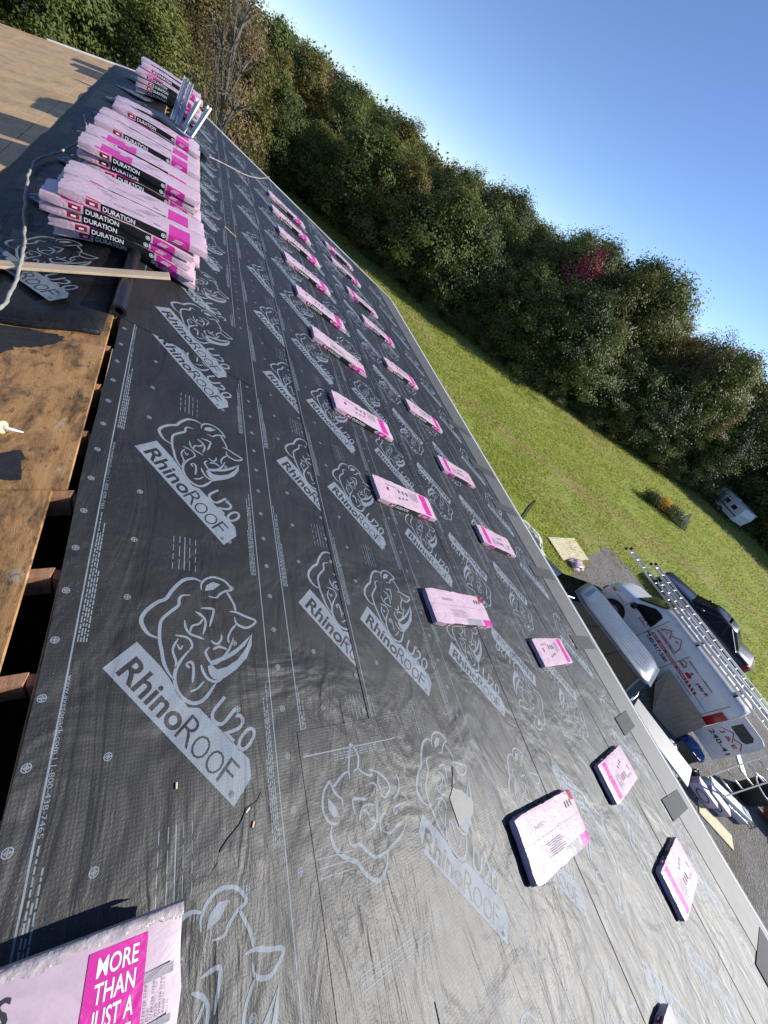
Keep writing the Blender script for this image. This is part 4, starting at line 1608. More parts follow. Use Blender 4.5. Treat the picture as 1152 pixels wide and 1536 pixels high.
# ------------------------------------------------------------------ things on the roof
# lumber board over the ridge
bd = thing('lumber_board', 'pale bare lumber board lying across the ridge beside the membrane tube', 'board', (-0.25, 3.43, 0.012), Matrix.Rotation(R(8), 3, 'Z') @ Matrix.Rotation(R(-17.7), 3, 'Y'))
o = MB().box((0, 0, 0.0), (1.16, 0.085, 0.02)).build('plank', M['lumber'], bd)
bevel(o, 0.003, 1)
# cardboard-cored membrane roll
o = thing('membrane_roll', 'black rolled tube of membrane lying along the ridge under the board', 'roll', (0.03, 3.0, 0.045))
mb = MB()
mb.tube([(0, 0, 0), (0.005, 0.4, 0), (0.01, 1.05, 0)], 0.045, 18, cap=False)
mb.tube([(0.01, 1.05, 0), (0.005, 0.4, 0), (0, 0, 0)], 0.026, 18, cap=False)
n_ = 18
mb.build('sheet', M['black'], o, True)
mb = MB()
vs = []
for k in range(18):
    a = 2 * math.pi * k / 18
    vs += [(0.026 * math.cos(a), 0, 0.026 * math.sin(a)), (0.045 * math.cos(a), 0, 0.045 * math.sin(a))]
mb.add(vs, [(2 * k, 2 * k + 1, (2 * k + 3) % 36, (2 * k + 2) % 36) for k in range(18)])
mb.build('tube_end', M['black'], o)


def rope(label, pts, r, seed):
    P = []
    pts = [Vector(p) for p in pts]
    for i in range(len(pts) - 1):
        p0, p1, p2, p3 = pts[max(i - 1, 0)], pts[i], pts[i + 1], pts[min(i + 2, len(pts) - 1)]
        for k in range(8):
            t = k / 8
            q = 0.5 * ((2 * p1) + (p2 - p0) * t + (2 * p0 - 5 * p1 + 4 * p2 - p3) * t * t + (3 * p1 - p0 - 3 * p2 + p3) * t ** 3)
            q += Vector((0.012 * nz(q, 7, seed), 0.012 * nz(q, 7, seed + 4), 0))
            P.append(q)
    P.append(pts[-1])
    radii = [r * (1 + 0.18 * math.sin(i * 2.1)) for i in range(len(P))]
    o = MB().tube(P, r, 7, radii=radii).build('rope', M['rope'], None, True)
    return tag(o, label, 'rope')


rope('weathered rope looping over the black membrane left of the stacks',
     [leftp(0.62, 2.45, 0.015), leftp(0.53, 2.74, 0.055), leftp(0.52, 3.0, 0.05), leftp(0.55, 3.3, 0.05), leftp(0.56, 3.52, 0.09), leftp(0.62, 3.8, 0.05), leftp(0.73, 4.35, 0.05), leftp(0.83, 4.9, 0.05), leftp(0.9, 5.4, 0.04),
      leftp(0.9, 5.73, 0.05), leftp(0.81, 6.1, 0.05), leftp(0.74, 6.6, 0.05), leftp(0.72, 7.1, 0.05), leftp(0.8, 7.7, 0.05), leftp(0.87, 8.05, 0.04)], 0.010, 1.0)
rope('pale rope running from the stacks down to the far edge of the roof',
     [roofp(0.5, 9.3, 0.02), roofp(0.62, 9.5, 0.02), roofp(0.95, 10.1, 0.02), roofp(1.49, 10.95, 0.02), roofp(1.88, 11.85, 0.02), roofp(2.2, 12.8, 0.02), roofp(2.34, 13.22, 0.035), roofp(2.5, 13.4, -0.2)], 0.010, 5.0)
o = MB().box(roofp(0.995, 6.6, 0.014), (0.17, 0.018, 0.012), ROOFM @ Matrix.Rotation(R(-20), 3, 'Z')).build('wood_stick', M['lumber'])
tag(o, 'short pale stick lying on the membrane below the stacks', 'stick')
# wood chips
for k, (u, v) in enumerate([(0.78, 0.02), (0.80, -0.03), (0.51, 0.16)]):
    o = MB().box(roofp(u, v, 0.0125), (0.02, 0.006, 0.003), ROOFM @ Matrix.Rotation(R(40 + 25 * k), 3, 'Z')).build('wood_chip', M['lumber'])
    tag(o, ['small wood chip beside the printed rhino logo, upper of a pair', 'small wood chip beside the printed rhino logo, lower of a pair', 'tiny wood chip under the nearest banner'][k], 'wood chip')
# caulk tube on the old plywood
ct = thing('caulk_tube', 'cream caulk cartridge with a pointed nozzle lying on the old plywood', 'caulk tube', leftp(0.372, 1.80, 0.032), Matrix.Rotation(R(0), 3, 'Z'))
M['cream'] = simple('cream_plastic', (0.62, 0.55, 0.33), 0.4)
ax = (leftp(0.22, 1.75, 0.025) - leftp(0.372, 1.80, 0.032)).normalized()
MB().tube([-ax * 0.12, ax * 0.075], 0.03, 18).build('cartridge', M['cream'], ct, True)
MB().tube([ax * 0.07, ax * 0.085, ax * 0.088], 0.02, 18, radii=[0.032, 0.032, 0.022]).build('cap', M['cream'], ct, True)
MB().tube([ax * 0.085, ax * 0.10, ax * 0.165], 0.01, 12, radii=[0.012, 0.009, 0.003]).build('nozzle', M['white_metal'], ct, True)

# dark tarp and metal channels between the far stacks
mb = MB()
nu_, nv_ = 14, 12
for j in range(nv_ + 1):
    for i in range(nu_ + 1):
        x = -0.52 + 1.15 * i / nu_
        y = 7.84 + 1.75 * j / nv_
        z = (0.285 if y < 8.25 else max(0.285 - 0.5 * (y - 8.25), 0.06)) - abs(x) * 0.2 + 0.05 * nz((x, y, 0), 4, 2) + 0.02 * nz((x, y, 0), 11, 6)
        z = max(z, -abs(x) * math.tan(TH) + 0.015)
        mb.v.append((x, y, z))
for j in range(nv_):
    for i in range(nu_):
        n_ = nu_ + 1
        mb.f.append((j * n_ + i, j * n_ + i + 1, (j + 1) * n_ + i + 1, (j + 1) * n_ + i))
        mb.m.append(0)
o = mb.build('tarp', M['tarp'], None, True)
sol = o.modifiers.new('thickness', 'SOLIDIFY')
sol.thickness = 0.004
tag(o, 'dark crumpled tarp draped between the far ridge stacks', 'tarp')
chan = [((0.10, 9.55, 0.03), (0.22, 9.9, 0.62), 0), ((0.18, 9.5, 0.02), (0.30, 9.85, 0.60), 0), ((0.27, 9.45, 0.0), (0.44, 9.6, 0.50), 1), ((0.36, 9.3, -0.04), (0.60, 9.55, 0.50), 1)]
CL = ['leftmost grey metal channel propped up between the far stacks', 'second grey metal channel propped up between the far stacks', 'third metal channel between the far stacks, white and short', 'rightmost white metal channel propped between the far stacks']
for k, (a, b, w) in enumerate(chan):
    a, b = Vector(a), Vector(b)
    d = b - a
    q = d.to_track_quat('Z', 'Y').to_matrix()
    t = thing('metal_channel', CL[k], 'metal channel', a, q)
    L_ = d.length
    mt = M['white_metal'] if w else M['galv']
    MB().box((0, 0, L_ / 2), (0.055, 0.004, L_)).build('web', mt, t)
    for sx in (-1, 1):
        MB().box((sx * 0.0295, 0.015, L_ / 2), (0.004, 0.034, L_)).build('flange', mt, t)

# ------------------------------------------------------------------ vehicles
def ringloft(mb, rings, cap=True, mi=0):
    n_ = len(rings[0])
    vs = [p for r in rings for p in r]
    fs = []
    for i in range(len(rings) - 1):
        for k in range(n_):
            k2 = (k + 1) % n_
            fs.append((i * n_ + k, i * n_ + k2, (i + 1) * n_ + k2, (i + 1) * n_ + k))
    if cap:
        fs.append(tuple(range(n_ - 1, -1, -1)))
        fs.append(tuple((len(rings) - 1) * n_ + k for k in range(n_)))
    mb.add(vs, fs, mi)


def body_ring(y, w, zb, zt):
    h = zt - zb
    half = [(w * 0.86, zb), (w * 0.97, zb + 0.10 * h), (w, zb + 0.35 * h), (w * 0.985, zb + 0.68 * h), (w * 0.95, zb + 0.90 * h), (w * 0.82, zt), (w * 0.4, zt + 0.02)]
    return [(x, y, z) for x, z in half] + [(-x, y, z) for x, z in half[::-1]]


def wheel(parent, x, y, r, w=0.22):
    o = MB().tube([(x - w / 2, y, r), (x - w / 2 + 0.02, y, r), (x + w / 2 - 0.02, y, r), (x + w / 2, y, r)], r, 26, radii=[r * 0.93, r, r, r * 0.93]).build('wheel', M['rubber'], parent, True)
    sx = 1 if x > 0 else -1
    mb = MB()
    xo = x + sx * (w / 2 + 0.004)
    mb.tube([(xo - sx * 0.02, y, r), (xo, y, r)], r * 0.64, 20, radii=[r * 0.66, r * 0.62])
    for k in range(5):
        a = 2 * math.pi * k / 5
        mb.box((xo + sx * 0.006, y + math.cos(a) * r * 0.32, r + math.sin(a) * r * 0.32), (0.012, r * 0.5, r * 0.13), Matrix.Rotation(a, 3, 'X'))
    mb.build('rim', M['alu'], o)
    return o


def carpaint(name, col, metal=0.3):
    return simple(name, col, 0.34, metal, 0.10, 2.0, coat=0.45)


M['tail'] = simple('red_lamp', (0.35, 0.01, 0.012), 0.15)
M['lamp'] = simple('clear_lamp', (0.6, 0.6, 0.58), 0.1)
M['amber'] = simple('amber_lamp', (0.7, 0.22, 0.02), 0.2)


def car(name, label, cat, loc, rotz, paint, st, gh_b, gh_t, zbelt, zroof, roofpaint=None, wheels=(1.4, -1.4), wr=0.34, rails=False, pillars=True):
    t = thing(name, label, cat, loc, Matrix.Rotation(rotz, 3, 'Z'))
    mb = MB()
    ringloft(mb, [body_ring(*s) for s in st])
    mb.build('body', paint, t, True)
    W = max(s[1] for s in st)
    yf, yr, wb = gh_b
    yf2, yr2, wt = gh_t

    def gr(z, yf_, yr_, w_, c=0.16):
        return [(w_ - c, yf_, z), (w_, yf_ - c * 2.2, z), (w_, (yf_ + yr_) / 2, z), (w_, yr_ + c * 1.4, z), (w_ - c, yr_, z),
                (-w_ + c, yr_, z), (-w_, yr_ + c * 1.4, z), (-w_, (yf_ + yr_) / 2, z), (-w_, yf_ - c * 2.2, z), (-w_ + c, yf_, z)]
    mb = MB()
    ringloft(mb, [gr(zbelt - 0.06, yf, yr, wb), gr(zroof - 0.08, yf2, yr2, wt)])
    mb.build('window_glass', M['glass'], t, False)
    mb = MB()
    ringloft(mb, [gr(zroof - 0.10, yf2 + 0.03, yr2 - 0.03, wt + 0.012), gr(zroof - 0.055, yf2 - 0.02, yr2 + 0.0, wt + 0.004), gr(zroof - 0.018, yf2 - 0.12, yr2 + 0.07, wt - 0.06), gr(zroof, yf2 - 0.35, yr2 + 0.25, wt - 0.2)])
    mb.build('roof', roofpaint or paint, t, True)
    B, T = gr(zbelt - 0.05, yf, yr, wb + 0.006), gr(zroof - 0.09, yf2, yr2, wt + 0.006)
    ys = [(B[1], T[1]), (B[8], T[8]), (B[3], T[3]), (B[6], T[6])]
    for b_, t_ in ys:
        MB().tube([b_, t_], 0.035, 6).build('pillar', paint, t)
    for sx in (1, -1):
        for fr in (0.33, 0.66):
            yb = yf - 0.35 + (yr + 0.22 - yf + 0.35) * fr
            yt = yf2 - 0.35 + (yr2 + 0.22 - yf2 + 0.35) * fr
            MB().tube([(sx * (wb + 0.004), yb, zbelt - 0.05), (sx * (wt + 0.006), yt, zroof - 0.09)], 0.03, 6).build('pillar', M['black'], t)
    for y in wheels:
        for sx in (1, -1):
            wheel(t, sx * (W - 0.10), y, wr)
    y0, w0, zb0, zt0 = st[1]
    y1, w1, zb1, zt1 = st[-2]
    for sx in (1, -1):
        MB().box((sx * w0 * 0.78, y0 + 0.05, zb0 + (zt0 - zb0) * 0.68), (0.3, 0.12, 0.13), Matrix.Rotation(sx * -0.4, 3, 'Z')).build('headlight', M['lamp'], t)
        MB().box((sx * w1 * 0.88, y1 - 0.08, zb1 + (zt1 - zb1) * 0.78), (0.24, 0.16, 0.22), Matrix.Rotation(sx * 0.35, 3, 'Z')).build('taillight', M['tail'], t)
        MB().lathe((sx * (W + 0.08), yf - 0.55, zbelt + 0.02), [(0.0, 0), (0.085, 0.02), (0.1, 0.07), (0.08, 0.13), (0.0, 0.14)], 10).build('mirror', paint, t, True)
    MB().box((0, st[-1][0] - 0.01, st[-1][2] + 0.12), (W * 1.4, 0.1, 0.14)).build('rear_bumper', paint, t)
    if rails:
        for sx in (1, -1):
            MB().tube([(sx * (wt - 0.03), yf2 - 0.3, zroof - 0.03), (sx * (wt - 0.03), yf2 - 0.4, zroof + 0.03), (sx * (wt - 0.03), yr2 + 0.4, zroof + 0.03), (sx * (wt - 0.03), yr2 + 0.3, zroof - 0.03)], 0.017, 8).build('roof_rail', M['black'], t, True)
    return t


P_SUV = carpaint('slate_blue_paint', (0.05, 0.075, 0.105), 0.4)
P_SUVR = carpaint('silver_blue_paint', (0.10, 0.12, 0.135), 0.25)
suv = car('parked_minivan', 'slate blue minivan parked against the eave beside the white van', 'minivan', (11.38, 2.1, ZG), R(15),
          P_SUV, [(2.45, .66, .38, .72), (2.3, .86, .27, .9), (1.7, .95, .22, 1.0), (1.2, .97, .2, 1.08), (-1.9, .97, .22, 1.10), (-2.25, .93, .25, 1.06), (-2.42, .80, .36, .92)],
          (1.25, -2.3, .92), (.55, -2.12, .70), 1.08, 1.76, P_SUVR, wheels=(1.5, -1.5), rails=False)
for q in range(6):
    MB().box((-0.4 + q * 0.16, -0.85, 1.757), (0.03, 1.9, 0.012)).build('roof_rib', P_SUVR, suv)
MB().box((0.0, 0.12, 1.745), (0.75, 0.5, 0.02)).build('sunroof', M['glass2'], suv)
MB().box((0, -2.15, 1.685), (1.1, 0.1, 0.03)).build('spoiler', P_SUVR, suv)
MB().box((0, -2.21, 1.665), (0.3, 0.02, 0.03)).build('brake_light', M['tail'], suv)
for sx in (-1, 1):
    MB().tube([(sx * .93, .9, 1.05), (sx * .94, -.6, 1.06), (sx * .93, -1.9, 1.07)], .012, 6).build('window_trim', M['alu'], suv, True)
    for yy in (.35, -.75):
        MB().box((sx * .985, yy, .92), (.02, .2, .03)).build('door_handle', M['alu'], suv)
MB().tube([(-.75, -2.36, .98), (0, -2.44, 1.0), (.75, -2.36, .98)], .015, 6).build('rear_trim', M['alu'], suv, True)
MB().box((0, -2.44, 0.78), (1.3, 0.02, 0.03)).build('chrome_strip', M['alu'], suv)
# open front door of the minivan, towards the house
dr = MB()
dr.slab([(-0.99, 0.55, 0.35), (-1.75, 0.95, 0.35), (-1.75, 0.95, 1.06), (-0.99, 0.55, 1.08)], (0.03, 0.09, 0))
dr.build('open_door', P_SUV, suv)
MB().tube([(-0.99, 0.56, 1.08), (-0.78, 0.45, 1.62), (-1.35, 0.78, 1.62), (-1.74, 0.95, 1.06)], 0.03, 6).build('door_frame', P_SUVR, suv)

P_SED = carpaint('black_paint', (0.012, 0.014, 0.017), 0.2)
car('parked_sedan', 'glossy black sedan parked on the grass edge beyond the white van', 'sedan', (22.6, 1.55, ZG), R(10), P_SED,
    [(2.4, .6, .3, .62), (2.25, .82, .2, .72), (1.2, .9, .18, .86), (.6, .91, .18, .92), (-1.3, .91, .18, .96), (-2.1, .88, .22, .98), (-2.35, .7, .3, .88)],
    (.95, -1.75, .85), (.15, -.95, .62), .94, 1.42, wheels=(1.42, -1.4), wr=.32)

# white work van -------------------------------------------------
P_VAN = carpaint('white_van_paint', (0.72, 0.73, 0.74), 0.0)
vx, vy = 16.13, 0.82
van = thing('work_van', 'white contractor van with red house logos and ladders on its roof', 'van', (vx, vy, ZG))


def van_ring(y, w, zb, zt):
    if zt < 1.3:
        half = [(w * .9, zb), (w, zb + .12), (w, zb + .35), (w, zb + .5), (w * .97, zt - .14), (w * .9, zt - .05), (w * .74, zt), (w * .3, zt + .03)]
    else:
        half = [(w * .93, zb), (w, zb + .12), (w, .8), (w, 1.15), (w * .985, min(1.5, zt - .22)), (w * .95, zt - .12), (w * .86, zt - .02), (w * .3, zt + .02)]
    return [(x, y, z) for x, z in half] + [(-x, y, z) for x, z in half[::-1]]


mb = MB()
ringloft(mb, [van_ring(*s) for s in [(2.42, .62, .38, .78), (2.34, .80, .3, .96), (2.1, .89, .26, 1.10), (1.62, .92, .25, 1.22), (1.45, .92, .25, 1.32), (.82, .92, .25, 1.84), (.5, .92, .25, 1.93), (-2.2, .92, .25, 1.96), (-2.36, .90, .27, 1.93), (-2.4, .88, .3, 1.88)]])
mb.build('body', P_VAN, van, True)
MB().slab([(-.72, 1.55, 1.285), (.72, 1.55, 1.285), (.66, .88, 1.83), (-.66, .88, 1.83)], (0, .012, .02)).build('windscreen', M['glass'], van)
for sx in (-1, 1):
    MB().slab([(sx * .925, 1.46, 1.12), (sx * .925, .55, 1.12), (sx * .918, .58, 1.30), (sx * .90, .66, 1.62), (sx * .895, .78, 1.66), (sx * .905, 1.0, 1.62), (sx * .918, 1.28, 1.36)], (sx * .008, 0, 0)).build('side_window', M['glass'], van)
    MB().lathe((sx * 1.02, 1.36, 1.02), [(0, 0), (.09, .02), (.11, .1), (.09, .2), (0, .21)], 10).build('mirror', M['black'], van, True)
    MB().slab([(sx * .60, 2.40, .72), (sx * .84, 2.30, .74), (sx * .90, 1.98, .96), (sx * .86, 2.12, 1.0), (sx * .64, 2.33, .9)], (sx * .015, .015, .012)).build('headlight', M['lamp'], van)
    MB().box((sx * .885, 2.16, .84), (.05, .12, .08)).build('indicator', M['amber'], van)
    MB().box((sx * .905, -2.28, 1.12), (.06, .22, .62)).build('taillight', M['tail'], van)
    for y in (1.55, -1.45):
        wheel(van, sx * .82, y, .33)
        mb = MB()
        vs = []
        for k in range(13):
            a = math.pi * k / 12
            vs += [(sx * .926, y + .40 * math.cos(a), .30 + .40 * math.sin(a)), (sx * .926, y + .44 * math.cos(a), .30 + .46 * math.sin(a))]
        mb.add(vs, [(2 * k, 2 * k + 1, 2 * k + 3, 2 * k + 2) for k in range(12)])
        mb.build('wheel_arch', M['black'], van)
        mb = MB()
        mb.add([(sx * .924, y + .40 * math.cos(math.pi * k / 12), .30 + .40 * math.sin(math.pi * k / 12)) for k in range(13)], [tuple(range(13))])
        mb.build('wheel_well', M['rubber'], van)
MB().box((0, 2.42, .5), (1.3, .06, .22)).build('front_bumper', M['black'], van)
MB().box((0, -2.44, .42), (1.6, .12, .18)).build('rear_bumper', M['black'], van)
MB().box((0, -2.405, 1.05), (1.5, .012, 1.3)).build('load_opening', M['attic'], van)
# seams
mb = MB()
xs_ = -.9235
for y, z0, z1 in ((.5, .35, 1.75), (1.5, .45, 1.15), (-.62, .35, 1.62), (-2.1, .4, 1.7)):
    mb.box((xs_, y, (z0 + z1) / 2), (.004, .012, z1 - z0))
mb.box((xs_, -.75, 1.04), (.004, 2.6, .012))
mb.build('panel_seam', M['black'], van)
MB().box((-.935, .42, .98), (.02, .18, .035)).build('door_handle', M['black'], van)
# lettering on the near side (reads from front to rear)
M['red_ink'] = simple('red_vinyl', (0.42, 0.02, 0.025), 0.4)
M['blk_ink'] = simple('black_vinyl', (0.02, 0.02, 0.022), 0.4)
M['gold_ink'] = simple('gold_vinyl', (0.3, 0.24, 0.10), 0.4)
EX, EY = Vector((0, -1, 0)), Vector((0, 0, 1))
XS = -.9275


def side_poly(mb, pts, mi=0, off=0.0):
    mb.add([(XS - off, y, z) for y, z in pts], [tuple(range(len(pts)))], mi)


def side_line(mb, pts, w):
    for (y0, z0), (y1, z1) in zip(pts, pts[1:]):
        d = Vector((y1 - y0, z1 - z0)).normalized()
        n_ = Vector((-d.y, d.x)) * w / 2
        e_ = d * w * 0.4
        side_poly(mb, [(y0 - e_.x + n_.x, z0 - e_.y + n_.y), (y1 + e_.x + n_.x, z1 + e_.y + n_.y), (y1 + e_.x - n_.x, z1 + e_.y - n_.y), (y0 - e_.x - n_.x, z0 - e_.y - n_.y)])


mb = MB()
side_poly(mb, [(.40, 1.03), (.40, 1.13), (-1.15, 1.13), (-1.15, 1.03)])
for k in range(4):
    y = -1.2 - k * .11
    side_poly(mb, [(y, 1.03), (y + .03, 1.13), (y - .04, 1.13), (y - .07, 1.03)])
mb.build('red_stripe', M['red_ink'], van)
mb = MB()
add_text(mb, 'ROOF · SIDING · WINDOWS · GUTTER', (XS - .003, .35, 1.055), EX, EY, 1.46, .05, .02)
mb.build('stripe_lettering', M['paper'], van)
mb = MB()
hz = 1.36
side_line(mb, [(.40, hz + .02), (.22, hz + .26), (.03, hz + .06)], .022)
side_line(mb, [(.08, hz + .16), (-.12, hz + .34), (-.34, hz + .12), (-.36, hz - .02)], .022)
side_line(mb, [(.34, hz + .08), (.34, hz)], .02)
side_line(mb, [(.24, hz + .12), (.19, hz + .12), (.19, hz + .08), (.24, hz + .08), (.24, hz + .12)], .012)
side_line(mb, [(-.10, hz + .2), (-.15, hz + .2), (-.15, hz + .16), (-.10, hz + .16), (-.10, hz + .2)], .012)
side_line(mb, [(.98, 1.02), (.88, 1.14), (.80, 1.04)], .02)
side_line(mb, [(.82, 1.10), (.74, 1.17), (.64, 1.04)], .02)
side_line(mb, [(.95, .99), (.68, .99)], .03)
mb.build('house_logo', M['red_ink'], van)
mb = MB()
add_text(mb, 'J & E CONTRACTING LLC', (XS, .43, 1.235), EX, EY, .84, .095, .03)
mb.build('company_name', M['red_ink'], van)
mb = MB()
add_text(mb, '240-417-585', (XS, .40, .855), EX, EY, .92, .115, .02)
add_text(mb, 'RESIDENTIAL & COMMERCIAL', (XS, -.72, 1.50), EX, EY, .95, .042, .015)
add_text(mb, 'yelp', (XS, -1.32, 1.29), EX, EY, .26, .09, .02)
add_text(mb, 'Licensed & Insured', (XS, -.95, .93), EX, EY, .62, .05, .01)
add_text(mb, 'SIDING · ROOFING', (XS, 1.98, .82), EX, EY, .40, .04, .01)
mb.build('phone_number', M['blk_ink'], van)
mb = MB()
for k in range(5):
    a = 2 * math.pi * k / 5
    cx_, cz_ = -1.66, 1.34
    side_line(mb, [(cx_ + .012 * math.cos(a), cz_ + .012 * math.sin(a)), (cx_ + .05 * math.cos(a), cz_ + .05 * math.sin(a))], .024)
side_poly(mb, [(-.98, 1.18), (-1.14, 1.18), (-1.17, 1.25), (-1.08, 1.32), (-.97, 1.25)])
side_poly(mb, [(-1.02, 1.33), (-1.1, 1.33), (-1.08, 1.40), (-1.03, 1.38)])
mb.build('red_emblem', M['red_ink'], van)
mb = MB()
side_line(mb, [(-.62, 1.32), (-.72, 1.42), (-.84, 1.33)], .03)
side_poly(mb, [(-.60, 1.24), (-.86, 1.24), (-.84, 1.31), (-.62, 1.31)])
mb.build('gold_emblem', M['gold_ink'], van)
# open rear door
dx0 = -.90
MB().slab([(dx0, -2.42, .38), (dx0, -3.22, .38), (dx0, -3.22, 1.62), (dx0, -3.14, 1.80), (dx0, -3.0, 1.86), (dx0, -2.42, 1.86)], (.05, 0, 0)).build('rear_door', P_VAN, van)
XS = dx0 - .004
mb = MB()
side_poly(mb, [(-2.55, 1.38), (-2.95, 1.38), (-3.02, 1.44), (-3.02, 1.62), (-2.94, 1.70), (-2.55, 1.70)])
mb.build('door_window', M['glass2'], van)
mb = MB()
add_text(mb, '240-41', (XS, -2.5, .80), EX, EY, .68, .13, .02)
mb.build('door_number', M['blk_ink'], van)
mb = MB()
side_line(mb, [(-2.52, 1.15), (-2.72, 1.34), (-2.92, 1.15)], .025)
side_line(mb, [(-2.86, 1.24), (-3.0, 1.34), (-3.15, 1.2)], .025)
add_text(mb, 'J & E', (XS, -2.58, 1.08), EX, EY, .5, .10, .03)
mb.build('door_logo', M['red_ink'], van)
# roof rack bars
for y in (1.0, -.4, -1.9):
    MB().box((0, y, 2.05), (1.7, .05, .04)).box((-.8, y, 1.98), (.05, .05, .14)).box((.8, y, 1.98), (.05, .05, .14)).build('rack_bar', M['black'], van)


def ladder(label, a, b, width, nr, wax=None, rail=0.07, group=None):
    """ladder from a to b; wax = direction across the rungs"""
    a, b = Vector(a), Vector(b)
    d = b - a
    wax = Vector(wax).normalized()
    zax = d.normalized()
    wax = (wax - zax * wax.dot(zax)).normalized()
    yax = zax.cross(wax)
    rm = Matrix((wax, yax, zax)).transposed()
    t = thing('ladder', label, 'ladder', a, rm, group)
    L_ = d.length
    for s in (-1, 1):
        o = MB().box((s * width / 2, 0, L_ / 2), (.028, rail, L_)).build('rail', M['alu'], t)
        MB().box((s * width / 2, 0, .03), (.04, rail + .02, .09)).build('foot', M['rubber'], t)
    rung = MB().tube([(-width / 2, 0, 0), (width / 2, 0, 0)], .019, 8).mesh('rung', M['alu'], True)
    for k in range(nr):
        o = link('rung', rung, t)
        o.location = (0, 0, .2 + (L_ - .4) * k / (nr - 1))
    return t


zr = ZG + 2.11
ladder('long aluminium ladder on the van roof, the one nearer the house', (15.15, 3.95, zr), (15.42, -2.9, zr + .02), .42, 22, (1, 0, 0))
ladder('aluminium ladder section stacked on top of the nearer ladder on the van', (15.30, 2.6, zr + .1), (15.58, -3.2, zr + .12), .36, 19, (1, 0, 0))
ladder('aluminium ladder on the far side of the van roof', (16.35, 3.35, zr), (16.45, -3.1, zr + .02), .42, 21, (1, 0, 0))
ladder('short ladder leaning against the open rear door of the van', (14.72, -2.95, ZG + .03), (15.13, -2.75, ZG + 1.75), .5, 6, (0, 1, 0), .05)

# sheets leaning on the van
t = thing('plywood_panel', 'brown plywood sheet leaning against the side of the white van', 'plywood', (14.3, -.7, ZG))
o = MB().slab([(.0, -.15, .02), (.38, -.95, .02), (.84, -.86, .86), (.84, .74, .86), (.55, .55, .36)], (-.02, 0, .012)).build('sheet', wood('brown_ply', (.42, .33, .22), (.32, .24, .15), .1), t)
mb = MB()
for k in range(14):
    y, f = -.7 + .1 * k, .3 + .5 * ((k * 37) % 10) / 10
    mb.lathe((.30 + .5 * f - .03, y * .75 - .1, .1 + .75 * f + .01), [(0, .012), (.012, .012)], 8)
mb.build('nail_hole', M['black'], t)
# folding table with things on it
tb = thing('folding_table', 'grey topped folding table under the eave beside the minivan', 'table', (12.35, -1.35, ZG), Matrix.Rotation(R(16), 3, 'Z'))
o = MB().box((0, 0, .74), (.75, 1.9, .04)).build('table_top', simple('table_grey', (.20, .205, .21), .5), tb)
bevel(o, .01)
for sx in (-1, 1):
    for sy in (-1, 1):
        MB().tube([(sx * .3, sy * .8, .72), (sx * .33, sy * .85, 0)], .014, 8).build('leg', M['alu'], tb)


def lump(name, label, cat, loc, size, mat, seed, rot=0.0, amp=.25, sub=3):
    bm = bmesh.new()
    bmesh.ops.create_icosphere(bm, subdivisions=sub, radius=1)
    for v in bm.verts:
        k = 1 + amp * nz(v.co, 1.6, seed) + amp * .6 * abs(nz(v.co, 4.0, seed + 2))
        v.co = Vector((v.co.x * size[0] * k, v.co.y * size[1] * k, max(-.6, v.co.z) * size[2] * k + size[2] * .6))
    me = bpy.data.meshes.new(name)
    bm.to_mesh(me)
    bm.free()
    me.materials.append(mat)
    o = link(name, me)
    o.location = loc
    o.rotation_euler = (0, 0, rot)
    return tag(o, label, cat)


M['bag_blue'] = simple('blue_plastic_bag', (.03, .10, .30), .3, 0, .2, 8, .03, 14)
M['bag_white'] = simple('white_plastic_bag', (.78, .77, .74), .3, 0, .1, 8, .03, 12)
M['white_card'] = simple('white_card', (.72, .70, .74), .6, 0, .08)
M['blue_card'] = simple('blue_print', (.05, .09, .22), .5)
lump('plastic_bag', 'bright blue plastic bag on the gravel behind the plywood sheet', 'bag', (15.0, -1.95, ZG), (.30, .38, .22), M['bag_blue'], 3, amp=.35)
lump('plastic_bag', 'crumpled white plastic bag at the eave beside the black case', 'bag', (12.95, -1.75, ZG), (.33, .45, .40), M['bag_white'], 8, amp=.35)
t = thing('tool_case', 'open black tool case beside the crumpled white bag', 'case', (13.65, -2.0, ZG), Matrix.Rotation(R(20), 3, 'Z'))
bevel(MB().box((0, 0, .14), (.42, .6, .26)).build('case_body', M['black'], t), .03)
bevel(MB().box((.26, 0, .42), (.05, .6, .36), Matrix.Rotation(R(12), 3, 'Y')).build('lid', M['black'], t), .02)
MB().tube([(-.23, -.1, .2), (-.27, -.1, .2), (-.27, .1, .2), (-.23, .1, .2)], .012, 8).build('handle', M['alu'], t)
t = thing('metal_box', 'white flat carton at the eave next to a black vent', 'box', (12.75, -2.5, ZG), Matrix.Rotation(R(18), 3, 'Z'))
bevel(MB().box((0, 0, .12), (.42, .62, .24)).build('carton', M['white_metal'], t), .02)
MB().box((0, .0, .243), (.03, .6, .004)).build('tape', M['white_card'], t)
t = thing('power_tool', 'black and white power tool lying on the gravel', 'power tool', (14.35, -2.45, ZG), Matrix.Rotation(R(55), 3, 'Z'))
MB().tube([(0, -.22, .09), (0, .05, .10), (0, .2, .09)], .07, 12, radii=[.06, .08, .05]).build('motor_body', M['black'], t, True)
MB().tube([(0, -.2, .12), (.1, -.1, .2), (0, .08, .17)], .02, 8).build('handle', M['black'], t, True)
MB().box((0, .26, .08), (.05, .12, .05)).build('blade_guard', M['white_metal'], t)
t = thing('jug', 'pale green plastic jug standing beside the roofing cartons', 'jug', (14.55, -2.75, ZG))
MB().lathe((0, 0, 0), [(0, 0), (.12, 0), (.13, .03), (.13, .2), (.09, .27), (.035, .3), (.035, .34), (0, .34)], 16).build('jug_body', simple('pale_green_plastic', (.45, .58, .48), .35), t, True)
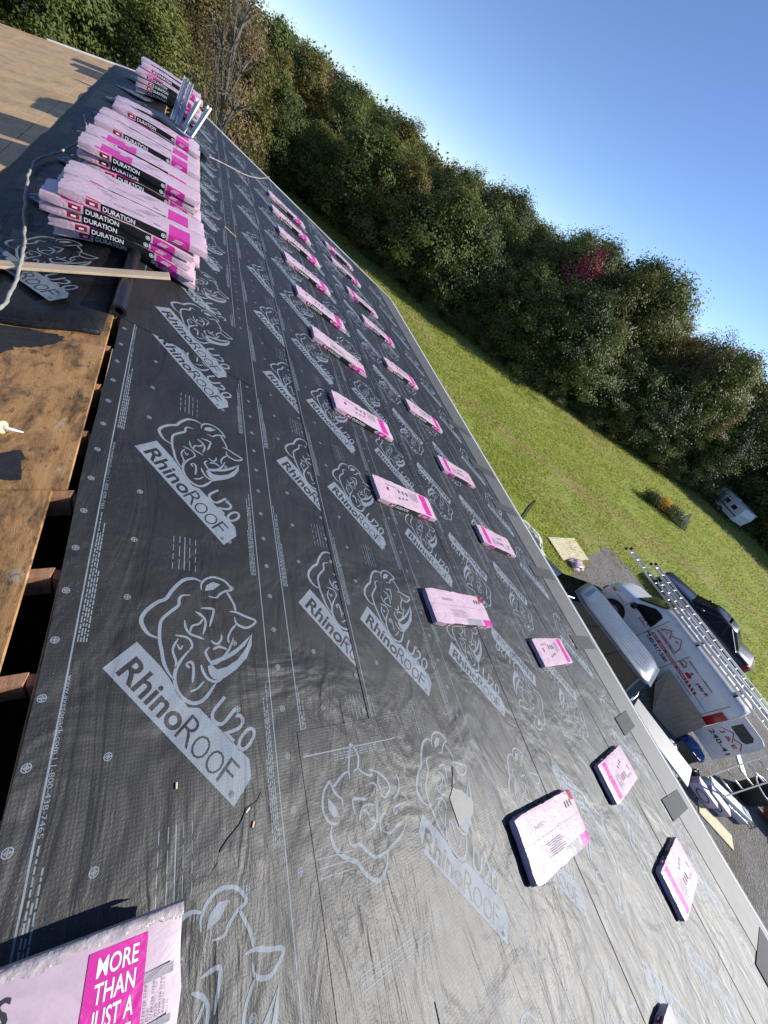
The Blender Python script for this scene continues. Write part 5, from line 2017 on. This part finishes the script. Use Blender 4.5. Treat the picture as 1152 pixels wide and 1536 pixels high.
MB().tube([(.06, 0, .28), (.14, 0, .28), (.14, 0, .16)], .014, 8).build('handle', M['white_metal'], t, True)
CART = [(14.05, -2.85, .0, 25, 'lilac'), (14.42, -3.15, .0, 28, 'white')]
M['lilac'] = simple('lilac_card', (.42, .36, .50), .6)
for k, (x, y, z, rr, kd) in enumerate(CART):
    t = thing('roofing_carton', ['lilac printed carton of roofing parts on the gravel', 'second lilac carton beside the first, nearer the white panel'][k], 'carton', (x, y, ZG), Matrix.Rotation(R(rr), 3, 'Z') @ Matrix.Rotation(R(6), 3, 'X'))
    bevel(MB().box((0, 0, .16), (.26, .72, .30)).build('box', M['lilac'], t), .012)
    mb = MB()
    vs = []
    for q in range(16):
        a = 2 * math.pi * q / 16
        vs += [(-.1315, .22 * math.cos(a), .16 + .10 * math.sin(a)), (-.1315, .18 * math.cos(a), .16 + .075 * math.sin(a))]
    mb.add(vs, [(2 * q, 2 * q + 1, (2 * q + 3) % 32, (2 * q + 2) % 32) for q in range(16)])
    mb.build('oval_print', M['blk_ink'], t)
t = thing('white_panel', 'long white folded panel with a blue end among the cartons', 'panel', (15.15, -3.3, ZG), Matrix.Rotation(R(38), 3, 'Z'))
bevel(MB().box((0, 0, .22), (.34, 1.35, .10), Matrix.Rotation(R(10), 3, 'Y')).build('panel_sheet', M['white_metal'], t), .02)
MB().box((.0, -.55, .285), (.24, .2, .006), Matrix.Rotation(R(10), 3, 'Y')).build('blue_label', M['blue_card'], t)
bevel(MB().box((-.16, -.25, .11), (.25, .7, .2)).build('clear_wrap', simple('clear_plastic_pack', (.55, .55, .56), .15, 0, .3, 30, .02, 20), t), .03)
t = thing('board_offcut', 'pale plywood offcut lying on the gravel in front of the cartons', 'board', (14.0, -3.55, ZG + .02), Matrix.Rotation(R(30), 3, 'Z'))
MB().box((0, 0, 0), (.4, 1.1, .018)).build('board', M['ply_pale'], t)
t = thing('trash_barrel', 'dark grey rubber barrel with a pale rim behind the cartons', 'barrel', (16.55, -3.55, ZG))
MB().lathe((0, 0, 0), [(0, .01), (.30, .01), (.36, .62), (.39, .66), (.39, .70), (.35, .70), (.34, .62), (.28, .05), (0, .05)], 28).build('barrel_body', simple('dark_rubber', (.035, .038, .037), .6), t, True)
MB().tube([(.385 * math.cos(2 * math.pi * k / 24), .385 * math.sin(2 * math.pi * k / 24), .70) for k in range(25)], .016, 6, cap=False).build('rim', M['white_metal'], t, True)
t = thing('red_generator', 'red engine machine with orange hoses at the right edge', 'machine', (17.1, -4.35, ZG), Matrix.Rotation(R(20), 3, 'Z'))
M['red_paint'] = simple('red_machine_paint', (.32, .02, .018), .35)
bevel(MB().box((0, 0, .3), (.5, .7, .36)).build('tank', M['red_paint'], t), .06)
MB().tube([(-.3, -.4, .06), (-.3, .4, .06), (-.3, .45, .5), (.3, .45, .5), (.3, .4, .06), (.3, -.4, .06), (.3, -.45, .5), (-.3, -.45, .5), (-.3, -.4, .06)], .016, 8).build('frame', M['black'], t, True)
for sx in (-1, 1):
    wheel(t, sx * .34, -.3, .14, .08)
MB().tube([(.1 * math.cos(k * .8) * (1.5 + .1 * k), .2 * math.sin(k * .8), .52 + .01 * k) for k in range(22)], .016, 6).build('hose', simple('orange_hose', (.55, .10, .02), .5), t, True)
t = thing('lumber_offcut', 'white painted board on the gravel behind the rear door', 'board', (17.9, -3.0, ZG + .02), Matrix.Rotation(R(-50), 3, 'Z'))
MB().box((0, 0, 0), (.2, .9, .025)).build('board', M['white_metal'], t)

# pale sheet on the lawn, pink bundle, foam and panels at the eave
t = thing('pale_board', 'pale cream insulation sheet lying flat on the grass', 'board', (15.62, 5.27, ZG + .04), Matrix.Rotation(R(3), 3, 'Z'))
MB().box((0, 0, 0), (2.15, 1.12, .025)).build('sheet', M['ply_pale'], t)
mb = MB()
for x in (-.35, .35):
    mb.box((x, 0, .0135), (.012, 1.1, .002))
mb.box((0, .05, .0138), (2.1, .012, .002))
mb.build('score_line', M['edge_wood'], t)
o = lump('wrapper_heap', 'crumpled pink shingle wrapper beside the cream sheet on the grass', 'wrapper', (15.3, 4.45, ZG), (.42, .26, .14), M['w_pink'], 4, amp=.45)
lump('foam_scraps', 'heap of pale foam scraps poking out beyond the eave', 'scrap heap', (12.75, 5.55, ZG), (.38, .85, .3), simple('foam', (.62, .63, .50), .8, 0, .15, 9, .03, 20), 6, amp=.5, sub=4)
t = thing('upright_sheet', 'black plastic panel standing beyond the eave above the foam scraps', 'panel', (12.75, 6.35, ZG), Matrix.Rotation(R(25), 3, 'Z'))
MB().box((0, 0, .55), (.75, .05, 1.1), Matrix.Rotation(R(-14), 3, 'X')).build('panel_sheet', M['black'], t)
MB().box((0, -.2, .04), (.75, .4, .06)).build('foot', M['black'], t)
t = thing('black_sled', 'black plastic tray leaning at the nose of the minivan', 'tray', (11.6, 4.5, ZG), Matrix.Rotation(R(35), 3, 'Z'))
MB().box((0, 0, .45), (.5, .05, .95), Matrix.Rotation(R(-20), 3, 'X')).build('tray_sheet', M['black'], t)
for sx in (-1, 1):
    MB().box((sx * .265, -.02, .45), (.03, .1, .95), Matrix.Rotation(R(-20), 3, 'X')).build('tray_rim', M['black'], t)

# bushes on the lawn
def bush(name, label, x, y, h, w, leafmat, seed, n_=90):
    tme, cme = make_tree_meshes(seed, h, w, leafmat, .05, n_, 30, .1, 6)
    t = thing(name, label, 'shrub', (x, y, ground_z(x, y)))
    link('trunk', tme, t)
    link('crown', cme, t)
    return t


bush('flowering_shrub', 'shrub covered in yellow flowers alone on the lawn', 33.0, 10.3, .8, 1.5, M['leaf_yellow'], 31)
bush('dark_shrub', 'dark green shrub left of the yellow flowering one on the lawn', 32.1, 10.7, .65, 1.7, M['leaf_dark'], 32)
bush('garden_shrub', 'dark twiggy shrub right of the yellow flowering one on the lawn', 33.6, 9.5, .7, 2.4, M['leaf_dark'], 33, 140)
t = thing('lawn_ornament', 'pale wooden wedge shaped ornament at the end of the lawn shrubs', 'ornament', (34.4, 8.45, ground_z(34.4, 8.4)), Matrix.Rotation(R(-60), 3, 'Z'))
MB().slab([(-.5, 0, 0), (.5, 0, 0), (-.35, 0, 1.15)], (0, .25, 0)).build('wedge', M['ply_pale'], t)
MB().box((-.7, .1, .5), (.06, .06, 1.0)).build('post', M['white_metal'], t)

# camping trailer at the edge of the wood
gz = ground_z(54.5, 12.6)
tr = thing('camping_trailer', 'white camping trailer with raised lid at the edge of the wood', 'trailer', (54.3, 12.5, gz), Matrix.Rotation(R(-22), 3, 'Z'))
o = MB().slab([(-1.0, -1.9, .5), (-1.0, 1.9, .5), (-1.0, 2.05, 1.1), (-1.0, 1.8, 2.1), (-1.0, -1.8, 2.1), (-1.0, -2.0, 1.5)], (2.0, 0, 0)).build('body', M['white_metal'], tr)
bevel(o, .06)
MB().box((0, 0, 2.13), (2.06, 3.7, .06)).build('roof_cap', M['white_metal'], tr)
MB().box((0, .4, 2.2), (.5, .5, .1)).build('roof_vent', M['galv'], tr)
MB().box((0, -1.93, 1.5), (1.2, .03, .45), Matrix.Rotation(R(-12), 3, 'X')).build('end_window', M['glass2'], tr)
MB().box((-1.006, 1.2, 1.2), (.015, .6, 1.3)).build('door', M['galv'], tr)
for y in (-.9, .2):
    MB().box((-1.005, y, 1.5), (.02, .6, .4)).build('window', M['glass2'], tr)
MB().box((-1.004, -.1, 1.0), (.015, 3.7, .1)).build('stripe', M['black'], tr)
for sx in (-1, 1):
    wheel(tr, sx * .95, -.1, .34)
MB().tube([(0, -1.9, .5), (0, -3.0, .45)], .05, 8).build('tow_bar', M['black'], tr)
MB().tube([(0, -2.9, .45), (0, -2.9, 0)], .03, 8).build('jack_leg', M['black'], tr)
